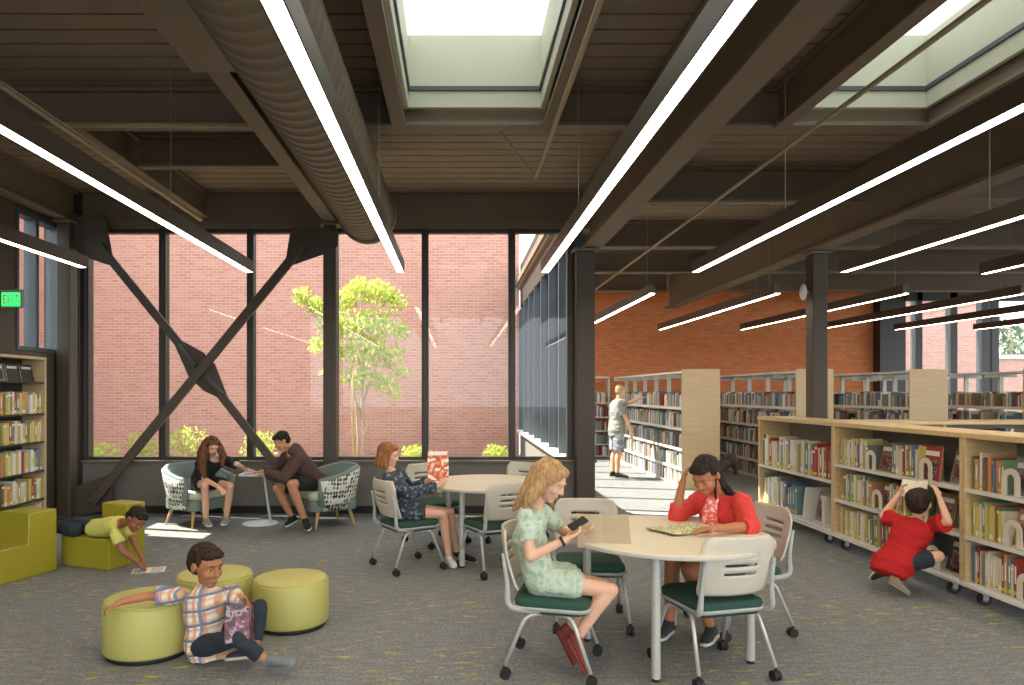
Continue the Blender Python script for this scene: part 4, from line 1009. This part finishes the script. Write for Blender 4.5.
    for nm, mt, prims in top.get('more', []):
        m = M()
        for a, c, ra, rb in prims: m.cap(a, c, ra, rb)
        remesh(m, nm, mt, root, .006, 2)
    if bottom:
        m = M(); R = torso(.010*s, -.06)[:3]; m.loft(R, 20); o2 = bottom.get('off', .012)*s
        for sd in 'RL':
            hp, kn, an = J['hip'+sd], J['kn'+sd], J['an'+sd]
            if bottom['L'] <= 1:
                e = hp.lerp(kn, bottom['L']); m.ell(hp, .082*s*B+o2); m.solid(hp, e, .082*s*B+o2, (.082-.026*bottom['L'])*s*B+o2+.014*s)
            else:
                m.cap(hp, kn, .082*s*B+o2, .056*s*B+o2); e = kn.lerp(an, bottom['L']-1); m.solid(kn, e, .056*s*B+o2, .046*s*B+o2)
        remesh(m, bottom['name'], bottom['mat'], root, .0075, 3, amp=.007, fr=(13, 13, 17))
    for sd in 'RL':
        mt, sole = shoes if isinstance(shoes, tuple) else shoes[sd]
        shoe(root, J['an'+sd], J['to'+sd], J['kn'+sd], s, mt, sole)
    for a, b_ in (('sh', 'el'), ('el', 'wr'), ('hip', 'kn'), ('kn', 'an')):
        print('LIMB', label[:22], a, b_, ['%.2f' % ((J[a+q]-J[b_+q]).length/s) for q in 'RL'])
    return root
# ---- blonde reader at the near table
person('blonde girl in a pale green dress seated sideways at the near table', dict(
    pel=(.49, 4.12, .545), chest=P(529, 536, 4.12), neck=P(534, 507, 4.12), head=P(549, 480, 4.08),
    shR=P(525, 516, 3.98), elR=P(530, 557, 3.92), wrR=P(563, 541, 3.93), shL=P(543, 513, 4.25), elL=P(564, 532, 4.40), wrL=P(577, 533, 4.18),
    hipR=(.50, 4.04, .53), hipL=(.52, 4.20, .53), knR=P(611, 590, 3.95), knL=P(605, 586, 4.17), anR=P(577, 637, 3.97), anL=P(567, 630, 4.10), toR=P(584, 674, 3.95), toL=P(572, 664, 4.10)),
    .88, (.93, -.2, 0), (1, -.1, 0), (.84, -.30, -.58), 'skin_fair',
    dict(name='dress', mat='mint_dress', L=.62, off=.012, skirt=.50, fl=.006), None, ('shoe_red', 'shoe_red'),
    ('long', 'hair_blonde', ([P(543, 468, 4.06), P(533, 483, 4.04), P(522, 499, 4.04), P(514, 510, 4.06)], [.052, .044, .032, .012]), ([P(540, 470, 4.12), P(528, 487, 4.12), P(517, 503, 4.12)], [.055, .038, .014]), ([P(545, 474, 4.01), P(538, 488, 3.985), P(529, 500, 3.965), P(524, 507, 3.96)], [.048, .044, .032, .012]),
     ([P(553, 468, 4.16), P(551, 490, 4.2), P(552, 508, 4.2)], [.03, .022, .01])),
    .92, hs=1.06, handR=((.85, .25, .35), (0, .3, 1), -1, .35), handL=((.6, -.55, .2), (.1, -.2, 1), 1, .4))
m = M(); a = P(561, 542, 3.93); b = P(563.5, 540.8, 3.93)
m.cyl(a, b, .030, n=16); tag(m.build('bracelet', 'rubber_black'), 'black bracelet on the right wrist of the blonde girl', 'bracelet')
ph = M(); ph.prism(rrect(.03, .058, .008), 'z', 0, .008); o = ph.build('phone', 'rubber_black', bevel=.002); o.location = P(578, 524, 4.02); o.rotation_euler = (.5, .35, -1.1); tag(o, 'dark phone held by the blonde girl above the folder', 'phone')
# ---- reader in red
person('reader with dark hair in a bun wearing a red jacket, head propped on hand', dict(
    pel=(1.86, 4.80, .55), chest=(1.81, 4.78, .79), neck=P(719, 494, 4.80), head=P(706, 475, 4.66),
    shR=P(701, 500, 4.98), shL=P(741, 502, 4.62), elR=P(676, 516, 4.80), wrR=P(682, 484, 4.73), elL=P(751, 527, 4.40), wrL=P(715, 528.5, 4.28),
    knR=(1.42, 4.62, .50), knL=(1.47, 4.44, .49), anR=(1.40, 4.62, .09), anL=(1.64, 4.52, .09), toR=(1.28, 4.47, .03), toL=(1.55, 4.37, .03)),
    .95, (-.78, -.62, 0), (-.88, -.45, 0), (-.62, -.52, -.58), 'skin_warm',
    dict(name='jacket', mat='cloth_coral', L=1.25, LR=1.35, LL=1.25, off=.018, hem=-.02, more=[('shirt', 'red_print_shirt', [(P(713, 499, 4.70), P(709, 514, 4.675), .04, .05), (P(709, 514, 4.675), P(711, 530, 4.69), .05, .055)])]),
    dict(name='shorts', mat='cloth_darkgray', L=.75), ('cloth_darkgray', 'sole_white'),
    ('short', 'hair_black', ([P(716, 468, 4.72), P(727, 463, 4.77)], [.05, .028]), ([P(729, 461, 4.79), P(731.5, 460, 4.80)], [.040, .046]), ([P(733, 462, 4.81), P(736, 468, 4.81), P(736, 474, 4.81)], [.028, .018, .008]), ([P(731, 456, 4.80), P(735, 455, 4.80)], [.022, .012]),
     ([P(715, 474, 4.76), P(722, 485, 4.74), P(729, 492, 4.74), P(738, 497, 4.76)], [.05, .04, .028, .010]), ([P(714, 480, 4.66), P(715, 490, 4.66), P(716, 499, 4.66)], [.014, .011, .006]), ([P(712, 486, 4.80), P(722, 492, 4.84), P(728, 494, 4.84)], [.05, .05, .03])),
    .98, hs=1.10, handR=((.22, -.1, 1), (.5, -.1, -.2), 1, .7), handL=((-1, -.1, -.05), (0, 0, -1), 1, .25))
# ---- crouching boy
person('crouching boy in a red shirt reaching into the middle rolling bookcase', dict(
    pel=P(896, 560, 5.56), chest=P(909, 538, 5.58), neck=P(917, 520, 5.58), head=P(919, 503, 5.54),
    shR=P(936, 524, 5.48), shL=P(897, 521, 5.70), elR=P(948, 522, 5.36), wrR=P(939, 497, 5.46), elL=P(883, 516, 5.80), wrL=P(899, 494, 5.80),
    hipR=(3.50, 5.49, .27), hipL=(3.45, 5.64, .27), knR=P(938, 556, 5.44), knL=(3.74, 5.84, .10), anR=P(893, 578, 5.53), toR=P(908, 595, 5.53), anL=P(885, 573, 5.88), toL=P(869, 577, 5.86)),
    .74, (.85, .5, .1), (.9, .4, 0), (.75, .62, .12), 'skin_fair',
    dict(name='shirt', mat='cloth_red', L=.75, off=.024, hem=-.14, flare=1.12, fl=.03), dict(name='shorts', mat='cloth_navy', L=.8), {'R': ('shoe_sand', 'shoe_sand'), 'L': ('cloth_darkgray', 'sole_white')},
    ('short', 'hair_dark'), 1.1, hs=1.05, handL=((.45, .1, .9), (.6, -.5, 0), 1, .5), handR=((-.1, .35, .9), (-.2, .7, 0), -1, .5))
# ---- boy in plaid
person('boy in a plaid shirt sitting on the carpet, arm over an ottoman', dict(
    pel=P(207, 641, 4.25), chest=P(204, 612, 4.27), neck=P(206, 587, 4.27), head=P(206, 565, 4.24),
    shR=P(178, 595, 4.19), shL=P(231, 592, 4.34), elR=P(148, 596, 4.16), wrR=P(121, 602, 4.10), elL=P(247, 618, 4.22), wrL=P(248, 607, 4.06),
    hipR=(-1.54, 4.19, .095), hipL=(-1.46, 4.30, .10), knR=P(237, 638, 4.0), anR=P(266, 660, 4.03), toR=P(295, 664, 3.97), knL=P(260, 607, 4.24), anL=P(254, 649, 4.14), toL=P(226, 661, 4.06)),
    .78, (.42, -.9, 0), (.6, -.8, 0), (.80, -.52, -.22), 'skin_warm',
    dict(name='plaid_shirt', mat='plaid_cotton', L=.72, off=.018, hem=-.10, fl=.018, extra=[(P(205, 589, 4.27), P(205.5, 585, 4.27), .058, .052)]), dict(name='trousers', mat='cloth_navy', L=1.8, off=.012), {'R': ('shoe_gray', 'shoe_gray'), 'L': ('cloth_darkgray', 'sole_white')},
    ('short', 'hair_dark'), .95, hs=1.14, handR=((-.75, -.45, -.35), (0, -.1, -1), -1, .5), handL=((-.1, -.3, .8), (-.6, -.6, 0), -1, .6))
# ---- boy lying down
person('boy in a yellow shirt lying on the olive seat and leaning down to a paper', dict(
    pel=P(82, 528.5, 6.56), chest=P(108, 527, 6.46), neck=P(122, 523, 6.38), head=P(136, 519, 6.30),
    shR=P(115, 532, 6.28), shL=P(124, 525, 6.50), elR=P(122, 551, 6.25), wrR=P(137, 562, 6.30), elL=P(135, 544, 6.45), wrL=P(142, 558, 6.42),
    hipR=(-3.54, 6.48, .345), hipL=(-3.52, 6.64, .345), knR=(-3.88, 6.62, .37), knL=(-3.87, 6.78, .37), anR=(-4.18, 6.72, .33), anL=(-4.17, 6.86, .33), toR=(-4.30, 6.74, .22), toL=(-4.29, 6.88, .22)),
    .74, (.1, -.1, -1), (0, 0, -1), (.62, -.42, -.66), 'skin_brown',
    dict(name='shirt', mat='cloth_yellow', L=.6, off=.012, hem=-.06, fl=.012), dict(name='trousers', mat='cloth_navy', L=1.85), ('cloth_black', 'cloth_black'),
    ('short', 'hair_black'), 1.0, hs=.98, handR=((.6, .1, -.5), (0, 0, -1), 1, .3), handL=((.3, -.4, -.5), (0, 0, -1), -1, .3), fup=(.5, 0, 1))
# ---- curly girl
person('curly-haired girl in a black shirt leaning over in the left tub armchair', dict(
    pel=(-3.10, 8.50, .535), chest=(-3.01, 8.42, .73), neck=P(214, 459, 8.36), head=P(212, 446, 8.28),
    shR=P(202, 463, 8.30), shL=P(226, 461, 8.44), elR=P(204, 479, 8.18), wrR=P(219, 487, 8.06), elL=P(237, 464, 8.26), wrL=P(246, 470, 8.46),
    hipR=(-3.14, 8.44, .525), hipL=(-3.02, 8.55, .525), knR=P(205, 485, 8.14), knL=P(230, 486, 8.20), anR=P(206, 519, 8.26), anL=P(226, 518, 8.30), toR=P(210, 527, 8.14), toL=P(223, 525.5, 8.18)),
    .92, (.5, -.75, -.3), (.6, -.8, 0), (.55, -.62, -.52), 'skin_fair',
    dict(name='shirt', mat='cloth_black', L=.9, off=.014, fl=.014), dict(name='shorts', mat='cloth_black', L=.6), ('cloth_gray', 'sole_white'),
    ('curly', 'hair_brown', ([P(206, 445, 8.25), P(203, 456, 8.20), P(202, 468, 8.17), P(205, 477, 8.15)], [.055, .06, .045, .02]), ([P(219, 446, 8.30), P(223, 456, 8.24), P(222, 466, 8.2)], [.042, .045, .022]), ([P(208, 442, 8.35), P(202, 452, 8.36), P(199, 466, 8.33)], [.06, .06, .03])),
    .92, hs=1.0, handR=((.6, -.5, -.35), (0, 0, -1), -1, .4), handL=((.7, .6, -.1), (0, 0, -1), 1, .3))
# ---- hoodie boy
person('boy in a brown hoodie leaning forward in the right tub armchair', dict(
    pel=(-1.74, 8.52, .535), chest=P(302, 466, 8.42), neck=P(291, 453, 8.36), head=P(282, 441, 8.28),
    shL=P(297, 460, 8.20), shR=P(287, 457, 8.52), elL=P(284, 478, 8.06), wrL=P(267, 474, 8.38), elR=P(276, 471, 8.72), wrR=P(262, 471.5, 8.62),
    hipL=(-1.73, 8.42, .525), hipR=(-1.82, 8.58, .525), knL=P(291, 484, 8.08), knR=P(277, 488, 8.28), anL=P(305, 520, 8.16), anR=P(292, 518, 8.36), toL=P(309, 531, 8.0), toR=P(287, 527, 8.2)),
    .98, (-.8, -.5, -.3), (-.75, -.66, 0), (-.76, -.38, -.52), 'skin_tan',
    dict(name='hoodie', mat='cloth_brown', L=1.9, off=.026, extra=[(P(296, 449, 8.42), P(300, 455, 8.38), .07, .075), (P(293, 451, 8.3), P(293, 452, 8.5), .06, .06)]), dict(name='shorts', mat='cloth_black', L=.82), ('cloth_black', 'sole_white'),
    ('short', 'hair_black'), 1.05, handL=((-.8, .35, -.1), (0, 0, -1), 1, .3), handR=((-.9, -.1, -.1), (0, 0, -1), -1, .3))
# ---- girl with the orange magazine
person('child with auburn bob in a dark jacket holding up an orange magazine', dict(
    pel=(-.50, 6.46, .545), chest=P(396, 489, 6.44), neck=P(391, 471, 6.45), head=P(388, 455, 6.44),
    shR=P(389, 479, 6.32), shL=P(399, 475, 6.58), elR=P(409, 493, 6.24), wrR=P(438, 486, 6.38), elL=P(411, 489, 6.72), wrL=P(427, 481, 6.60),
    hipR=(-.48, 6.39, .53), hipL=(-.52, 6.53, .53), knR=P(443, 514, 6.45), knL=P(450, 512, 6.66), anR=P(449, 558, 6.52), anL=P(457, 553, 6.76), toR=P(455, 568, 6.40), toL=P(476, 563, 6.66)),
    .82, (.9, .25, 0), (.9, .3, 0), (.95, -.12, -.22), 'skin_fair',
    dict(name='jacket', mat='dark_jacket', L=1.9, off=.024, hem=-.1, skirt=.4), None, {'R': ('sock_white', 'sole_white'), 'L': ('cloth_black', 'sole_white')},
    ('bob', 'hair_auburn'), 1.0, hs=.98, handR=((.7, .2, .5), (0, .6, .3), -1, .5), handL=((.7, -.2, .5), (.3, -.6, .3), 1, .5))
# ---- man at the stacks
person('man in a gray shirt and checked shorts standing at the tall book stack', dict(
    pel=(2.93, 13.2, .93), chest=(2.95, 13.2, 1.24), neck=(2.97, 13.2, 1.47), head=(3.0, 13.18, 1.635),
    shR=(2.95, 13.02, 1.41), shL=(3.0, 13.38, 1.41), elR=(3.05, 12.96, 1.13), wrR=(3.14, 12.96, .89), elL=(3.2, 13.44, 1.40), wrL=(3.42, 13.42, 1.50),
    knR=(2.95, 13.1, .50), knL=(2.91, 13.3, .50), anR=(2.92, 13.1, .09), anL=(2.88, 13.3, .09), toR=(3.10, 13.0, .02), toL=(3.06, 13.35, .02)),
    1.0, (.9, .3, 0), (.9, .2, 0), (.85, .45, -.1), 'skin_fair',
    dict(name='shirt', mat='cloth_gray', L=.75, off=.022, hem=-.12), dict(name='shorts', mat='plaid_short', L=.95, off=.022), ('cloth_black', 'cloth_black'),
    ('short', 'hair_sandy'), 1.05, handR=((.15, 0, -1), (0, .8, 0), 1, .3), handL=((.9, 0, .2), (0, 0, -1), 1, .2), vox=.008)
mat('folder_beige', (170, 152, 124), .7)
[o for o in bpy.data.objects if o.get('label', '').startswith('man in a gray')][0].location.x += .08
# ================================================================== THINGS READ AND HELD
def open_book(label, c, f, w, h, cover, page, tilt=0, rz=0, fold=.18, name='open_book', th=.01):
    t = thing(name, label, 'folder' if name == 'folder' else 'book', c); t.rotation_euler = Euler((tilt, 0, rz)); 
    for sg in (1, -1):
        m = M(); ca, sa = math.cos(fold)*sg, math.sin(fold)
        pts = [(0, 0), (w*ca, w*sa), (w*ca-.0*sa, w*sa+.003), (0, .003)]
        m.prism(pts, 'y', -h/2, h/2); m.build('cover', cover, t)
        m = M(); n_ = 8; up_ = []
        for i in range(n_+1):
            u = i/n_*w*.97; up_.append((u*ca, u*sa+.003+th*math.sin(min(1, (i/n_)*2.2)*PI/2)*(1-.5*i/n_)))
        m.prism([(0, .0031), (w*.97*ca, w*.97*sa+.0031)]+up_[::-1], 'y', -h/2+.004, h/2-.004); m.build('pages', page, t)
    return t
open_book('large open picture book with yellow pages in front of the reader in red', (1.42, 4.44, .7415), 1, .18, .25, 'cover_brown', 'page_print', 0, math.radians(28), .05, th=.012)
open_book('open cream folder propped at the left rim of the near table', P(603, 532, 4.13), 1, .155, .22, 'folder_beige', 'folder_beige', math.radians(52), math.radians(-6), .10, 'folder', .004)
mz = thing('magazine', 'upright magazine with an orange and red cover at the far table', 'magazine', P(438, 481, 6.42)); mz.rotation_euler = (math.radians(-8), 0, math.radians(8))
m = M(); m.prism([(-.10, 0), (.10, 0), (.10, .28), (-.09, .28)], 'y', 0, .004); m.build('cover', 'magazine_cover', mz)
m = M(); m.prism([(-.098, .004), (.098, .004), (.098, .276), (-.088, .276)], 'y', .0045, .009); m.build('pages', 'page_white', mz)
m = M(); m.prism([(-.085, .235), (.085, .235), (.085, .27), (-.078, .27)], 'y', -.0015, -.0003); m.build('title_band', 'sticker_white', mz)
m = M(); m.prism(rrect(.17, .12, .01), 'z', 0, .004); o = m.build('newspaper', 'news_print'); o.location = (-2.44, 8.60, .6225); o.rotation_euler = (0, 0, .2); tag(o, 'folded newspaper lying on the small white side table', 'newspaper')
m = M(); m.box(-.14, 0, -.1, .1, 0, .002); m.box(.001, .14, -.1, .1, 0, .002); m.box(-.12, -.02, -.08, .08, .002, .0025, 1); m.box(.02, .12, -.08, .08, .002, .0025, 1)
o = m.build('paper_sheet', ['page_white', 'news_print']); o.location = (-2.80, 6.36, .001); o.rotation_euler = (0, 0, .3); tag(o, 'printed paper on the carpet under the hands of the lying boy', 'paper')
cb = thing('comic_book', 'dark red comic book held by the boy in plaid', 'book', P(249, 641, 3.99)); cb.rotation_euler = (math.radians(-12), math.radians(10), math.radians(58))
for sg in (1, -1):
    m = M(); m.prism([(0, 0), (sg*.13, 0), (sg*.13, .20), (0, .20)], 'y', 0, .004); m.v = [Vector((v.x*math.cos(.6), v.y+abs(v.x)*math.sin(.6), v.z)) for v in m.v]; m.build('cover', 'comic_cover', cb)
    m = M(); m.prism([(0, .003), (sg*.127, .003), (sg*.127, .197), (0, .197)], 'y', .0045, .009); m.v = [Vector((v.x*math.cos(.6), v.y+abs(v.x)*math.sin(.6), v.z)) for v in m.v]; m.build('pages', 'page_print', cb)
open_book('brown book the crouching boy in red lifts above his head', P(915, 490, 5.82), 1, .10, .16, 'cover_tan', 'page_white', math.radians(60), math.radians(-50), .3, 'book', .008)
for o in bpy.data.objects:
    if '_used' in o: del o['_used']
